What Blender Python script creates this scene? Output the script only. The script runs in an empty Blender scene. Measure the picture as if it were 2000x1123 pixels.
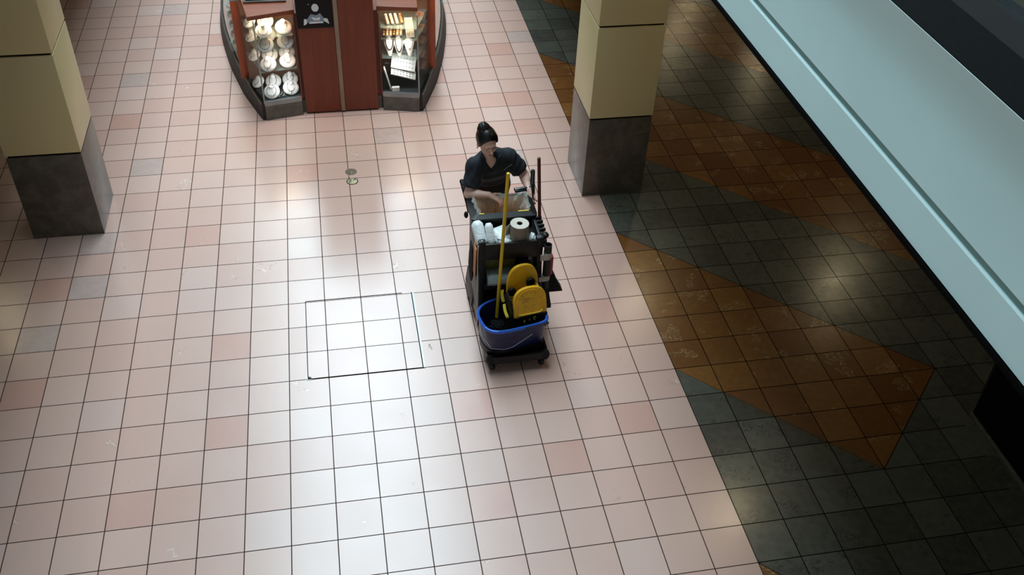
import bpy, bmesh, math, random
import numpy as np
from mathutils import Vector, Matrix, Euler
random.seed(7)
C = bpy.context.scene.collection
SC = bpy.context.scene
T = 0.305          # floor tile, metres
PI = math.pi

# ------------------------------------------------------------------ materials
def lin(c):
    return tuple((x/12.92 if x <= .04045 else ((x+.055)/1.055)**2.4) for x in (v/255 for v in c))+(1,)
class N:
    def __init__(s, name):
        s.m = bpy.data.materials.new(name); s.m.use_nodes = True
        s.t = s.m.node_tree; s.b = s.t.nodes['Principled BSDF']
    def n(s, typ, **kw):
        nd = s.t.nodes.new(typ)
        for k, v in kw.items():
            if k == 'inp':
                for kk, vv in v.items():
                    if isinstance(vv, bpy.types.NodeSocket): s.t.links.new(vv, nd.inputs[kk])
                    else: nd.inputs[kk].default_value = vv
            else: setattr(nd, k, v)
        return nd
    def math(s, op, a, b=None, c=None):
        i = {0: a}
        if b is not None: i[1] = b
        if c is not None: i[2] = c
        return s.n('ShaderNodeMath', operation=op, inp=i).outputs[0]
    def mix(s, f, a, b, blend='MIX'):
        nd = s.n('ShaderNodeMix', data_type='RGBA', blend_type=blend)
        for k, v in ((0, f), (6, a), (7, b)):
            if isinstance(v, bpy.types.NodeSocket): s.t.links.new(v, nd.inputs[k])
            else: nd.inputs[k].default_value = v
        return nd.outputs[2]
    def ramp(s, f, stops):
        nd = s.n('ShaderNodeValToRGB'); s.t.links.new(f, nd.inputs[0])
        e = nd.color_ramp.elements
        while len(e) < len(stops): e.new(.5)
        for el, (p, c) in zip(e, stops): el.position = p; el.color = c
        return nd.outputs[0]
    def set(s, **kw):
        for k, v in kw.items():
            k = {'color': 'Base Color', 'rough': 'Roughness', 'metal': 'Metallic', 'trans': 'Transmission Weight', 'alpha': 'Alpha',
                 'spec': 'Specular IOR Level', 'normal': 'Normal', 'ecol': 'Emission Color', 'estr': 'Emission Strength', 'ior': 'IOR', 'coat': 'Coat Weight'}[k]
            if isinstance(v, bpy.types.NodeSocket): s.t.links.new(v, s.b.inputs[k])
            else: s.b.inputs[k].default_value = v
        return s
def simple(name, col, rough=.5, metal=0, var=.12, scale=9, bump=0, **kw):
    k = N(name)
    tc = k.n('ShaderNodeTexCoord').outputs['Object']
    no = k.n('ShaderNodeTexNoise', inp={'Vector': tc, 'Scale': scale, 'Detail': 4.0}).outputs[0]
    c = lin(col)
    a = tuple(min(1, x*(1-var)) for x in c[:3])+(1,); b = tuple(min(1, x*(1+var)) for x in c[:3])+(1,)
    k.set(color=k.ramp(no, [(.3, a), (.7, b)]), rough=rough, metal=metal, **kw)
    if bump:
        bn = k.n('ShaderNodeBump', inp={'Height': no, 'Strength': bump, 'Distance': .002})
        k.set(normal=bn.outputs[0])
    return k.m
def glass(name, col=(235, 245, 242), rough=.02, alpha=.13):
    k = N(name); k.set(color=lin(col), rough=rough, alpha=alpha, spec=.4)
    return k.m

M = {}
def floor_material():
    k = N('polished_stone_tiles')
    pos = k.n('ShaderNodeNewGeometry').outputs['Position']
    sep = k.n('ShaderNodeSeparateXYZ', inp={0: pos})
    u = k.math('DIVIDE', sep.outputs[0], T); v = k.math('DIVIDE', sep.outputs[1], T)
    comb = k.n('ShaderNodeCombineXYZ', inp={0: k.math('FLOOR', u), 1: k.math('FLOOR', v), 2: 3.0}).outputs[0]
    wn = k.n('ShaderNodeTexWhiteNoise', noise_dimensions='3D', inp={'Vector': comb})
    rnd = wn.outputs[0]; rcol = wn.outputs[1]
    def edge(x):      # distance to the nearest grid line, in tiles
        f = k.math('FRACT', x); return k.math('MINIMUM', f, k.math('SUBTRACT', 1.0, f))
    def line(x, w=.0115): return k.math('LESS_THAN', x, w)
    lx = line(edge(u)); ly = line(edge(v))
    # stone border strip beside the dark shop wall has no grid
    strip = k.math('MULTIPLY', k.math('GREATER_THAN', u, 16.72), k.math('LESS_THAN', v, -2.7))
    grid = k.math('MAXIMUM', lx, ly); grid = k.math('MULTIPLY', grid, k.math('SUBTRACT', 1.0, strip))
    # zones
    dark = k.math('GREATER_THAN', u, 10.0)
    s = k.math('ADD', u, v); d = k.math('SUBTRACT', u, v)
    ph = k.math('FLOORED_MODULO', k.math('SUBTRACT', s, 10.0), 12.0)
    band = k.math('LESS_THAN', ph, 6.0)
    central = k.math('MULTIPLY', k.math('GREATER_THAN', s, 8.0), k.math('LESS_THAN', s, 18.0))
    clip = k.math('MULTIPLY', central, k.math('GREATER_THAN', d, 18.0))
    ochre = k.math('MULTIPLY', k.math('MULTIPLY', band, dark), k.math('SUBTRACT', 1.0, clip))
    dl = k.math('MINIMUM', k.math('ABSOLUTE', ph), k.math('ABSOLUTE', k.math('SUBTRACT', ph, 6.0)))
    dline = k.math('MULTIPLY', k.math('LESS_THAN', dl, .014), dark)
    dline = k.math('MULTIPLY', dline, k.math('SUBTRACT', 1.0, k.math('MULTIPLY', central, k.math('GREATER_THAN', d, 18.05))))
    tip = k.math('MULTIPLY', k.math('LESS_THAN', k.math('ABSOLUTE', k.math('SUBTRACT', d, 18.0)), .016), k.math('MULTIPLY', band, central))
    grid = k.math('MAXIMUM', grid, k.math('MAXIMUM', dline, tip))
    # per tile offset coordinates so no vein runs across a joint
    off = k.n('ShaderNodeVectorMath', operation='SCALE', inp={0: rcol, 3: 40.0}).outputs[0]
    lp = k.n('ShaderNodeVectorMath', operation='ADD', inp={0: pos, 1: off}).outputs[0]
    def noise(sc, det=3.0, vec=lp, dist=0.0, rough=.5):
        return k.n('ShaderNodeTexNoise', inp={'Vector': vec, 'Scale': sc, 'Detail': det, 'Distortion': dist, 'Roughness': rough}).outputs[0]
    n1 = noise(3.0); n2 = noise(18.0, 5.0); n3 = noise(2.2, 4.0, dist=1.2); n4 = noise(7.0, 3.0, dist=2.0)
    # pink limestone
    pink = k.ramp(rnd, [(0, lin((208, 158, 143))), (.05, lin((211, 162, 147))), (.08, lin((215, 175, 161))), (.5, lin((217, 178, 164))), (.85, lin((220, 184, 170))), (1, lin((219, 188, 178)))])
    pink = k.mix(k.math('MULTIPLY', n1, .35), pink, lin((222, 184, 164)))
    pink = k.mix(k.math('MULTIPLY', k.math('GREATER_THAN', rnd, .965), k.math('MULTIPLY', n2, .6)), pink, lin((160, 148, 142)))
    vein = k.math('LESS_THAN', k.math('ABSOLUTE', k.math('SUBTRACT', n3, .5)), .006)
    veinm = k.math('MULTIPLY', vein, k.math('GREATER_THAN', n1, .68))
    pink = k.mix(k.math('MULTIPLY', veinm, .6), pink, lin((240, 225, 215)))
    fine = k.math('MULTIPLY', k.math('LESS_THAN', k.math('ABSOLUTE', k.math('SUBTRACT', n4, .46)), .007), k.math('GREATER_THAN', n1, .68))
    pink = k.mix(k.math('MULTIPLY', fine, .45), pink, lin((120, 95, 85)))
    # ochre stone with pale fossils
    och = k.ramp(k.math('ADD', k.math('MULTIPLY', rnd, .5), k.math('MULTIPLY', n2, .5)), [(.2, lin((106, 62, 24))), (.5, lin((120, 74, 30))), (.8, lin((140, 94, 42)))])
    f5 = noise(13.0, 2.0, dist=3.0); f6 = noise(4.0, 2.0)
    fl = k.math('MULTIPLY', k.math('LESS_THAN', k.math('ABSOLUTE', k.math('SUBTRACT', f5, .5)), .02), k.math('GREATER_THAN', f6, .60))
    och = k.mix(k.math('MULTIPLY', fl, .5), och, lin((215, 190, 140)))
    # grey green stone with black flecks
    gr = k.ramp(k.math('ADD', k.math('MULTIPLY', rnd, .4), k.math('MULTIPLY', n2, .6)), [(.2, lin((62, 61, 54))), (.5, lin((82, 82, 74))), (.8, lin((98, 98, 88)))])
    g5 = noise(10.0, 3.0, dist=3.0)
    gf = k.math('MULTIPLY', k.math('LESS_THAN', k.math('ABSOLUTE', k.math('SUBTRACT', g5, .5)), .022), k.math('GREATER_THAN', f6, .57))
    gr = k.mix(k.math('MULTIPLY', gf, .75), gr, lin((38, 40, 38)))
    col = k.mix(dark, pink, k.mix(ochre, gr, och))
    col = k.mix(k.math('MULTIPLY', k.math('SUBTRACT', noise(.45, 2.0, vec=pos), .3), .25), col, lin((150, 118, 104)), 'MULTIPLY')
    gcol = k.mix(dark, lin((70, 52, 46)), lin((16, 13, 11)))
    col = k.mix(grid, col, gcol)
    # each tile lies a touch out of level, so reflections break at the joints
    cen = k.n('ShaderNodeVectorMath', operation='SUBTRACT', inp={0: rcol, 1: (.5, .5, .5)}).outputs[0]
    tilt = k.n('ShaderNodeVectorMath', operation='MULTIPLY', inp={0: cen, 1: (.016, .016, 0)}).outputs[0]
    geo = k.n('ShaderNodeNewGeometry').outputs['Normal']
    nn = k.n('ShaderNodeVectorMath', operation='NORMALIZE', inp={0: k.n('ShaderNodeVectorMath', operation='ADD', inp={0: geo, 1: tilt}).outputs[0]}).outputs[0]
    bmp = k.n('ShaderNodeBump', inp={'Strength': .05, 'Distance': .004, 'Height': n2, 'Normal': nn}).outputs[0]
    rough = k.math('ADD', .17, k.math('MULTIPLY', n1, .12))
    rough = k.math('ADD', rough, k.math('MULTIPLY', grid, .4))
    ig = k.math('SUBTRACT', 1.0, grid)
    k.set(color=col, rough=rough, normal=bmp, spec=k.math('MULTIPLY', ig, .52), coat=k.math('MULTIPLY', ig, .6))
    k.b.inputs['Coat Roughness'].default_value = .36
    return k.m
M['floor'] = floor_material()

def stone_base():
    k = N('grey_stone_cladding')
    tc = k.n('ShaderNodeNewGeometry').outputs['Position']
    a = k.n('ShaderNodeTexNoise', inp={'Vector': tc, 'Scale': 6.0, 'Detail': 7.0, 'Roughness': .65, 'Distortion': .6}).outputs[0]
    b = k.n('ShaderNodeTexNoise', inp={'Vector': tc, 'Scale': 2.0, 'Detail': 2.0}).outputs[0]
    c = k.ramp(k.math('ADD', k.math('MULTIPLY', a, .7), k.math('MULTIPLY', b, .3)), [(.3, lin((64, 56, 47))), (.5, lin((90, 82, 71))), (.72, lin((118, 109, 96)))])
    sp = k.n('ShaderNodeSeparateXYZ', inp={0: tc})
    z = sp.outputs[2]
    def near(v, at, w): return k.math('LESS_THAN', k.math('ABSOLUTE', k.math('SUBTRACT', v, at)), w)
    j = k.math('MAXIMUM', near(z, .235, .0016), near(z, .55, .0016))
    c = k.mix(k.math('MULTIPLY', j, .45), c, lin((50, 46, 42)))
    f = k.math('MULTIPLY', k.math('LESS_THAN', k.math('ABSOLUTE', k.math('SUBTRACT', a, .5)), .004), .5)
    c = k.mix(f, c, lin((52, 48, 44)))
    k.set(color=c, rough=.28, spec=.5)
    return k.m
M['stone'] = stone_base()
M['beige'] = simple('beige_painted_panel', (222, 204, 152), .38, var=.03, scale=1.5)
M['reveal'] = simple('dark_joint', (10, 9, 8), .9, spec=.05)
M['fascia'] = simple('pale_green_grey_plaster', (226, 250, 250), .6, var=.02, scale=2)
M['slot'] = simple('grey_joint_shadow_gap', (140, 165, 162), .6, var=.03)
M['soffit'] = simple('dark_soffit_paint', (92, 86, 78), .7)
M['carpet_shade'] = simple('shaded_charcoal_carpet', (13, 12, 11), .9)  # darker copy of the charcoal, with the shading put into the colour
M['charcoal'] = simple('charcoal_carpet', (22, 23, 23), .95, var=.15, scale=60, spec=.1)
M['blackwall'] = simple('black_glazed_shopfront', (3, 3, 4), .7, spec=.1)
M['olive'] = simple('olive_dark_floor', (52, 50, 34), .6)
M['steel'] = simple('brushed_steel', (170, 180, 186), .3, 1)
M['brass'] = simple('worn_brass', (206, 198, 160), .4, .35, var=.25, scale=60)
M['bronze'] = simple('dull_bronze', (120, 108, 90), .5, .3, var=.25, scale=60)
M['wood'] = None
def wood(name, a, b, rough=.32, axis=2):
    k = N(name)
    tc = k.n('ShaderNodeTexCoord').outputs['Object']
    sc = [22, 22, 22]; sc[axis] = 1.3
    mp = k.n('ShaderNodeMapping', inp={'Vector': tc, 'Scale': tuple(sc)}).outputs[0]
    n = k.n('ShaderNodeTexNoise', inp={'Vector': mp, 'Scale': 1.0, 'Detail': 6.0, 'Roughness': .6, 'Distortion': .4}).outputs[0]
    k.set(color=k.ramp(n, [(.25, lin(a)), (.75, lin(b))]), rough=rough, spec=.45)
    return k.m
M['wood'] = wood('cherry_veneer', (112, 46, 24), (138, 60, 32))
M['wood_top'] = wood('cherry_ledge', (126, 60, 36), (150, 78, 50), axis=0)
M['wood_post'] = wood('cherry_post', (158, 70, 36), (184, 88, 50))
M['kstone'] = simple('kiosk_grey_stone', (98, 92, 84), .35, var=.25, scale=14)
M['skirt'] = simple('shaded_kiosk_skirt', (22, 20, 18), .55, var=.2)  # dark skirt, darkened further for the soft shadow around the kiosk base
M['rim'] = simple('kiosk_metal_rim', (120, 112, 102), .35, .6)
M['strip'] = simple('champagne_metal_strip', (150, 132, 116), .4, .5)
M['alu'] = simple('satin_aluminium', (150, 158, 160), .35, .7)
M['glass'] = glass('case_glass', (120, 130, 128), .02, .045)
M['shelfglass'] = glass('shelf_glass', (150, 170, 165), .05, .22)
M['white'] = simple('white_leatherette', (240, 236, 228), .5, var=.03)
M['pearl'] = simple('dark_bead', (38, 34, 36), .3)
M['gold'] = simple('gold_metal', (214, 164, 84), .28, 1, var=.2, scale=80)
M['silver'] = simple('silver_chain', (120, 118, 116), .3, .8)
M['velvet'] = simple('dark_display_base', (34, 38, 38), .8)
M['reflect_lining'] = simple('floor_reflection_lining', (172, 138, 122), .7, var=.05, spec=.2)  # pinkish colour stands in for the floor reflected in the side glass
M['wood_in'] = simple('brown_case_lining', (120, 84, 62), .6)
M['blackgloss'] = simple('black_gloss_panel', (5, 5, 7), .3, spec=.25)
M['screenblue'] = simple('pale_blue_plastic', (150, 186, 196), .4)
M['photo_white'] = simple('printed_white', (236, 242, 248), .35, var=.18, scale=30)
M['photo_grey'] = simple('printed_grey', (140, 156, 170), .35, var=.35, scale=45)
M['blackpl'] = simple('black_plastic', (12, 12, 13), .45, var=.2, spec=.35)
M['blackpl2'] = simple('matt_black_plastic', (7, 7, 8), .6, var=.2, spec=.25)
M['rubber'] = simple('black_rubber', (12, 12, 12), .8)
M['tyre'] = simple('grey_wheel', (26, 26, 28), .6)
M['blue'] = simple('shaded_blue_plastic', (9, 24, 76), .34, var=.08, scale=12)  # shade on the bucket walls is put into this darker blue
M['yellow'] = simple('yellow_plastic', (246, 184, 34), .4, var=.09, scale=22)
M['yellow2'] = simple('pale_yellow_plastic', (244, 216, 70), .4, var=.06)
M['bagyellow'] = simple('yellow_vinyl', (176, 108, 24), .45, var=.2, scale=14, bump=.5)
M['mophandle'] = simple('yellow_fibreglass_pole', (238, 196, 36), .35, var=.04)
M['redpole'] = simple('dark_red_pole', (86, 30, 22), .4, var=.15)
M['red'] = simple('red_plastic', (160, 28, 40), .4)
M['bristle'] = simple('black_bristle', (10, 10, 10), .9)
M['brownbristle'] = simple('brown_broom_straw', (130, 78, 50), .85, var=.25, scale=60)
M['orange'] = simple('orange_board', (204, 128, 62), .5, var=.1)
M['kraft'] = simple('kraft_paper', (150, 136, 120), .75, var=.05)
M['paperend'] = simple('paper_roll_end', (214, 204, 190), .8, var=.05, scale=70)
M['card'] = simple('cardboard_core', (70, 56, 42), .8)
M['tape'] = simple('silver_tape', (178, 176, 166), .45, .2, var=.2, scale=40, bump=.6)
M['cloth'] = simple('black_cloth', (16, 17, 18), .9)
def film(name, col, alpha, rough=.25):
    k = N(name)
    tc = k.n('ShaderNodeTexCoord').outputs['Object']
    n = k.n('ShaderNodeTexNoise', inp={'Vector': tc, 'Scale': 26.0, 'Detail': 5.0, 'Distortion': 1.5}).outputs[0]
    bn = k.n('ShaderNodeBump', inp={'Height': n, 'Strength': 1.0, 'Distance': .006})
    k.set(color=lin(col), rough=rough, alpha=alpha, normal=bn.outputs[0], spec=.6)
    return k.m
M['film'] = film('clear_bin_liner', (232, 240, 232), .42)
M['whitebag'] = film('white_plastic_bag', (246, 250, 250), 1.0, .4)
M['skin'] = simple('skin', (228, 184, 166), .5, var=.04, scale=20)
M['lip'] = simple('lips', (128, 62, 58), .45)
M['hair'] = simple('black_hair', (12, 9, 9), .38, var=.3, scale=40)
M['eye'] = simple('eye_dark', (22, 14, 12), .25)
M['shirt'] = simple('navy_black_polo', (24, 30, 38), .8, var=.12, scale=18, bump=.4)
M['pants'] = simple('black_trousers', (12, 12, 14), .85)
M['shoe'] = simple('black_shoes', (14, 14, 15), .5)
M['grey_bag'] = film('grey_clear_bags', (150, 160, 160), 1.0, .3)
M['olivebag'] = simple('olive_bag', (96, 92, 30), .45, var=.3, scale=12)
def emit(name, col, s):
    k = N(name); k.set(color=lin(col), ecol=lin(col), estr=s); return k.m
M['lamp'] = emit('downlight_lens', (255, 232, 185), 210)
M['lamp2'] = emit('high_lamp_lens', (255, 244, 205), 60)

# ------------------------------------------------------------------ mesh builder
class MB:
    def __init__(s): s.bm = bmesh.new()
    def box(s, c, d, rot=None, bevel=0):
        r = bmesh.ops.create_cube(s.bm, size=1); vs = r['verts']
        m = Matrix.LocRotScale(Vector(c), Euler(rot) if rot else None, Vector(d))
        bmesh.ops.transform(s.bm, matrix=m, verts=vs)
        if bevel:
            es = list({e for v in vs for e in v.link_edges})
            bmesh.ops.bevel(s.bm, geom=es, offset=bevel, segments=2, affect='EDGES', profile=.6)
        return s
    def b2(s, x0, x1, y0, y1, z0, z1, bevel=0):
        return s.box(((x0+x1)/2, (y0+y1)/2, (z0+z1)/2), (x1-x0, y1-y0, z1-z0), bevel=bevel)
    def cone(s, p0, p1, r0, r1=None, n=20, cap=True):
        r1 = r0 if r1 is None else r1
        p0 = Vector(p0); p1 = Vector(p1); d = (p1-p0); q = d.to_track_quat('Z', 'Y')
        a = []; b = []
        for i in range(n):
            t = 2*PI*i/n; o = Vector((math.cos(t), math.sin(t), 0))
            a.append(s.bm.verts.new(p0+q@(o*r0))); b.append(s.bm.verts.new(p1+q@(o*r1)))
        for i in range(n):
            s.bm.faces.new((a[i], a[(i+1) % n], b[(i+1) % n], b[i]))
        if cap: s.bm.faces.new(a[::-1]); s.bm.faces.new(b)
        return s
    def tube(s, pts, r, n=10, closed=False):
        pts = [Vector(p) for p in pts]; rings = []; up = None
        for i, p in enumerate(pts):
            if closed: t = pts[(i+1) % len(pts)]-pts[i-1]
            else: t = pts[min(i+1, len(pts)-1)]-pts[max(i-1, 0)]
            t.normalize()
            if up is None:
                up = Vector((0, 0, 1)) if abs(t.z) < .9 else Vector((0, 1, 0))
            x = t.cross(up).normalized(); up = x.cross(t).normalized()
            rr = r[i] if isinstance(r, (list, tuple)) else r
            rings.append([s.bm.verts.new(p+(x*math.cos(2*PI*j/n)+up*math.sin(2*PI*j/n))*rr) for j in range(n)])
        m = len(rings)
        for i in range(m if closed else m-1):
            a, b = rings[i], rings[(i+1) % m]
            for j in range(n): s.bm.faces.new((a[j], a[(j+1) % n], b[(j+1) % n], b[j]))
        if not closed: s.bm.faces.new(rings[0][::-1]); s.bm.faces.new(rings[-1])
        return s
    def prism(s, poly, z0, z1, poly1=None, cap0=True, cap1=True):
        poly1 = poly1 or poly; n = len(poly)
        a = [s.bm.verts.new((x, y, z0)) for x, y in poly]; b = [s.bm.verts.new((x, y, z1)) for x, y in poly1]
        for i in range(n): s.bm.faces.new((a[i], a[(i+1) % n], b[(i+1) % n], b[i]))
        if cap0: s.bm.faces.new(a[::-1])
        if cap1: s.bm.faces.new(b)
        return s
    def rings(s, rings, cap0=True, cap1=True, closed=True):
        R = [[s.bm.verts.new(p) for p in r] for r in rings]; n = len(R[0])
        for i in range(len(R)-1):
            for j in range(n if closed else n-1):
                s.bm.faces.new((R[i][j], R[i][(j+1) % n], R[i+1][(j+1) % n], R[i+1][j]))
        if cap0: s.bm.faces.new(R[0][::-1])
        if cap1: s.bm.faces.new(R[-1])
        return s
    def lathe(s, prof, c, n=28, axis=None):
        q = Vector(axis).to_track_quat('Z', 'Y') if axis else None
        R = []
        for r, z in prof:
            ring = []
            for j in range(n):
                o = Vector((r*math.cos(2*PI*j/n), r*math.sin(2*PI*j/n), z))
                ring.append(Vector(c)+(q@o if q else o))
            R.append(ring)
        return s.rings(R)
    def ball(s, c, r, seg=14, rot=None):
        rr = r if isinstance(r, (tuple, list)) else (r, r, r)
        v = bmesh.ops.create_uvsphere(s.bm, u_segments=seg, v_segments=max(6, seg//2+2), radius=1)['verts']
        bmesh.ops.transform(s.bm, matrix=Matrix.LocRotScale(Vector(c), Euler(rot) if rot else None, Vector(rr)), verts=v)
        return s
    def xf(s, m): bmesh.ops.transform(s.bm, matrix=m, verts=s.bm.verts); return s
    def build(s, name, mat, parent=None, smooth=35, origin=None, bevel=0, solid=0, solid_off=-1):
        bmesh.ops.recalc_face_normals(s.bm, faces=s.bm.faces)
        me = bpy.data.meshes.new(name); s.bm.to_mesh(me); s.bm.free()
        return link(name, me, mat, parent, smooth, origin, bevel, solid, solid_off)
def worldloc(o):
    v = Vector(o.location)
    while o.parent: o = o.parent; v += Vector(o.location)
    return v
def link(name, me, mat, parent=None, smooth=35, origin=None, bevel=0, solid=0, solid_off=-1):
    o = bpy.data.objects.new(name, me); C.objects.link(o)
    if mat: me.materials.append(mat)
    if smooth:
        me.polygons.foreach_set('use_smooth', [True]*len(me.polygons))
        try: me.set_sharp_from_angle(angle=math.radians(smooth))
        except Exception: pass
    if parent:
        me.transform(Matrix.Translation(-worldloc(parent))); o.parent = parent
    elif origin is not None:
        me.transform(Matrix.Translation(-Vector(origin))); o.location = origin
    if solid:
        m = o.modifiers.new('solid', 'SOLIDIFY'); m.thickness = solid; m.offset = solid_off
    if bevel:
        m = o.modifiers.new('bevel', 'BEVEL'); m.width = bevel; m.segments = 2; m.limit_method = 'ANGLE'; m.harden_normals = False
    return o
def thing(name, label, cat, loc, group=None):
    o = bpy.data.objects.new(name, None); C.objects.link(o); o.location = loc
    o.empty_display_size = .05
    return tag(o, label, cat, group)
def tag(o, label, cat, group=None):
    o['label'] = label; o['category'] = cat
    if group: o['group'] = group
    return o
def struct(o): o['kind'] = 'structure'; return o

# ------------------------------------------------------------------ building
X_EDGE = 2.39; X_EDGE_L = -1.17; Z_SOF = 3.6
m = MB(); bmesh.ops.create_grid(m.bm, x_segments=1, y_segments=1, size=1)
m.xf(Matrix.LocRotScale(Vector((3, 7, 0)), None, Vector((14, 19, 1))))
struct(m.build('floor', M['floor']))
# right gallery edge: fascia, joint, rounded top
Y0, Y1 = -6.0, 26.0
def extrude_y(prof, name, mat, smooth=30):
    m = MB()
    m.rings([[(x, Y0, z) for x, z in prof], [(x, Y1, z) for x, z in prof]])
    return struct(m.build(name, mat, smooth=smooth))
extrude_y([(2.415, 3.6), (X_EDGE, 3.605), (X_EDGE, 3.758), (2.394, 3.764), (2.46, 3.764), (2.46, 3.6)], 'trim_1', M['fascia'])
prof = [(2.46, 3.796), (X_EDGE, 3.796), (X_EDGE, 4.02)]
for i in range(1, 9):
    f = i/8; prof.append((X_EDGE-.06*f*f, 4.02+.243*f))
prof += [(2.46, 4.263)]
extrude_y(prof, 'trim_2', M['fascia'], 60)
extrude_y([(2.401, 3.76), (2.401, 3.80), (2.47, 3.80), (2.47, 3.76)], 'trim_3', M['slot'])
extrude_y([(2.383, 3.58), (2.383, 3.598), (2.5, 3.598), (2.5, 3.58)], 'trim_4', M['reveal'])
extrude_y([(2.332, 4.2635), (2.332, 4.267), (2.53, 4.267), (2.53, 4.2635)], 'floor_upper', M['charcoal'])
extrude_y([(2.53, 4.2), (2.53, 4.262), (2.69, 4.262), (2.69, 4.2)], 'floor_upper_shaded', M['carpet_shade'])  # band coloured as the shading beyond the lit charcoal
extrude_y([(2.69, 4.2), (2.69, 4.272), (2.728, 4.272), (2.728, 4.2)], 'trim_5', M['steel'])
extrude_y([(2.728, 4.2), (2.728, 4.26), (9.5, 4.26), (9.5, 4.2)], 'floor_gallery', M['olive'])
extrude_y([(2.46, 3.6), (2.46, 3.74), (9.5, 3.74), (9.5, 3.6)], 'ceiling_right', M['soffit'])
# left gallery (out of frame, shades the left of the floor)
extrude_y([(X_EDGE_L, 3.6), (X_EDGE_L, 4.1), (-8.0, 4.1), (-8.0, 3.6)], 'ceiling_left', M['soffit'])
extrude_y([(X_EDGE_L+.02, 3.6), (X_EDGE_L+.02, 4.1), (X_EDGE_L, 4.1), (X_EDGE_L, 3.6)], 'trim_6', M['fascia'])
# roof over both galleries, with the skylight between
extrude_y([(2.39, 12.0), (2.39, 12.3), (10, 12.3), (10, 12.0)], 'ceiling_roof_right', M['fascia'])
extrude_y([(-1.17, 12.0), (-1.17, 12.3), (-8, 12.3), (-8, 12.0)], 'ceiling_roof_left', M['fascia'])
# walls at the back of the galleries
m = MB(); m.b2(9.5, 9.7, Y0, Y1, 0, 12.3); struct(m.build('wall_right', M['charcoal'], smooth=0))
m = MB(); m.b2(-8.2, -8.0, Y0, Y1, 0, 12.3); struct(m.build('wall_left', M['fascia'], smooth=0))
m = MB(); m.b2(-8.2, 9.7, Y1, Y1+.2, 0, 12.3); struct(m.build('wall_back', M['beige'], smooth=0))
# black shopfront under the gallery, chamfered corner
m = MB()
m.prism([(17.13*T, -2.66*T), (19.3*T, -.5*T), (22*T, -.5*T), (22*T, -14*T), (17.13*T, -14*T)], 0, 3.6)
struct(m.build('wall_shopfront', M['blackwall'], smooth=0))
m = MB(); m.prism([(17.07*T, -2.66*T), (17.14*T, -2.6*T), (17.14*T, -14*T), (17.07*T, -14*T)], 0, .012)
struct(m.build('baseboard_shopfront', M['kstone'], smooth=0))

def pillar(x0, x1, y0, y1, label):
    cx, cy = (x0+x1)/2, (y0+y1)/2
    t = thing('pillar', label, 'column', (cx, cy, 0))
    m = MB(); m.b2(x0, x1, y0, y1, 0, .86, bevel=.003); m.build('stone_base', M['stone'], t)
    g = .014
    m = MB(); m.b2(x0+g, x1-g, y0+g, y1-g, .855, .882); m.build('base_joint', M['reveal'], t)
    m = MB(); m.b2(x0-.003, x1+.003, y0-.003, y1+.003, .88, 1.785, bevel=.004); m.build('lower_panel', M['beige'], t)
    m = MB(); m.b2(x0+g, x1-g, y0+g, y1-g, 1.78, 1.81); m.build('panel_joint', M['reveal'], t)
    m = MB(); m.b2(x0-.003, x1+.003, y0-.003, y1+.003, 1.805, 2.71, bevel=.004); m.build('upper_panel', M['beige'], t)
    m = MB(); m.b2(x0+g, x1-g, y0+g, y1-g, 2.705, 2.735); m.build('panel_joint', M['reveal'], t)
    m = MB(); m.b2(x0-.003, x1+.003, y0-.003, y1+.003, 2.73, 3.6, bevel=.004); m.build('top_panel', M['beige'], t)
    return t
pillar(-2.25, -1.64, 2.435, 3.06, 'square beige pillar with grey stone base at the left edge of the hall')
pillar(2.865, 3.475, 2.45, 3.09, 'square beige pillar with grey stone base on the seam of pink and dark floor')

# downlights under the galleries
def lamp_label(i): return ''
lam = [(4.49, 4.66, 'recessed ceiling downlight mirrored in the pink floor edge right of the cart'),
       (4.55, 1.02, 'recessed ceiling downlight mirrored where pink meets grey floor, lower right'),
       (7.62, 4.72, 'recessed ceiling downlight mirrored small in the grey floor by the gallery edge'),
       (-4.09, 5.54, 'recessed ceiling downlight mirrored in the pink floor at the far left edge'),
       (7.49, 12.49, 'recessed ceiling downlight mirrored behind the right pillar'),
       (8.95, 11.42, 'recessed ceiling downlight mirrored beside the pale gallery edge, top right'),
       (8.57, 14.38, 'recessed ceiling downlight farthest back under the right gallery')]
for i, (x, y, lb) in enumerate(lam):
    t = thing('ceiling_downlight', lb, 'ceiling light', (x, y, 3.6), 'downlights under the galleries')
    m = MB()
    n = 28
    m.rings([[(x+r*math.cos(2*PI*j/n), y+r*math.sin(2*PI*j/n), z) for j in range(n)] for r, z in ((.075, 3.598), (.105, 3.598), (.105, 3.59), (.075, 3.585), (.075, 3.598))], False, False)
    m.build('trim_ring', M['alu'], t)
    m = MB(); m.cone((x, y, 3.588), (x, y, 3.597), .060, .060, 28); m.build('lens', M['lamp'], t)
for x, y, lb in [(-2.35, 22.5, 'small high roof lamp mirrored as a streak left of the kiosk front'), (-1.5, 19.65, 'small high roof lamp mirrored as a streak between the drains and left pillar'),
             (3.6, 22.07, 'small high roof lamp mirrored as a streak behind the cleaner'), (-3.11, 19.0, 'small high roof lamp mirrored nearest the left pillar')]:
    m = MB(); m.lathe([(.01, .0), (.10, .01), (.12, .06), (.08, .16), (.02, .2)], (x, y, 11.3)); o = m.build('roof_lamp', M['lamp2'], origin=(x, y, 11.3)); tag(o, lb, 'ceiling light', 'roof lamps')
    m = MB(); m.cone((x, y, 11.49), (x, y, 12.0), .008); m.build('suspension_rod', M['alu'], o)

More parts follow.
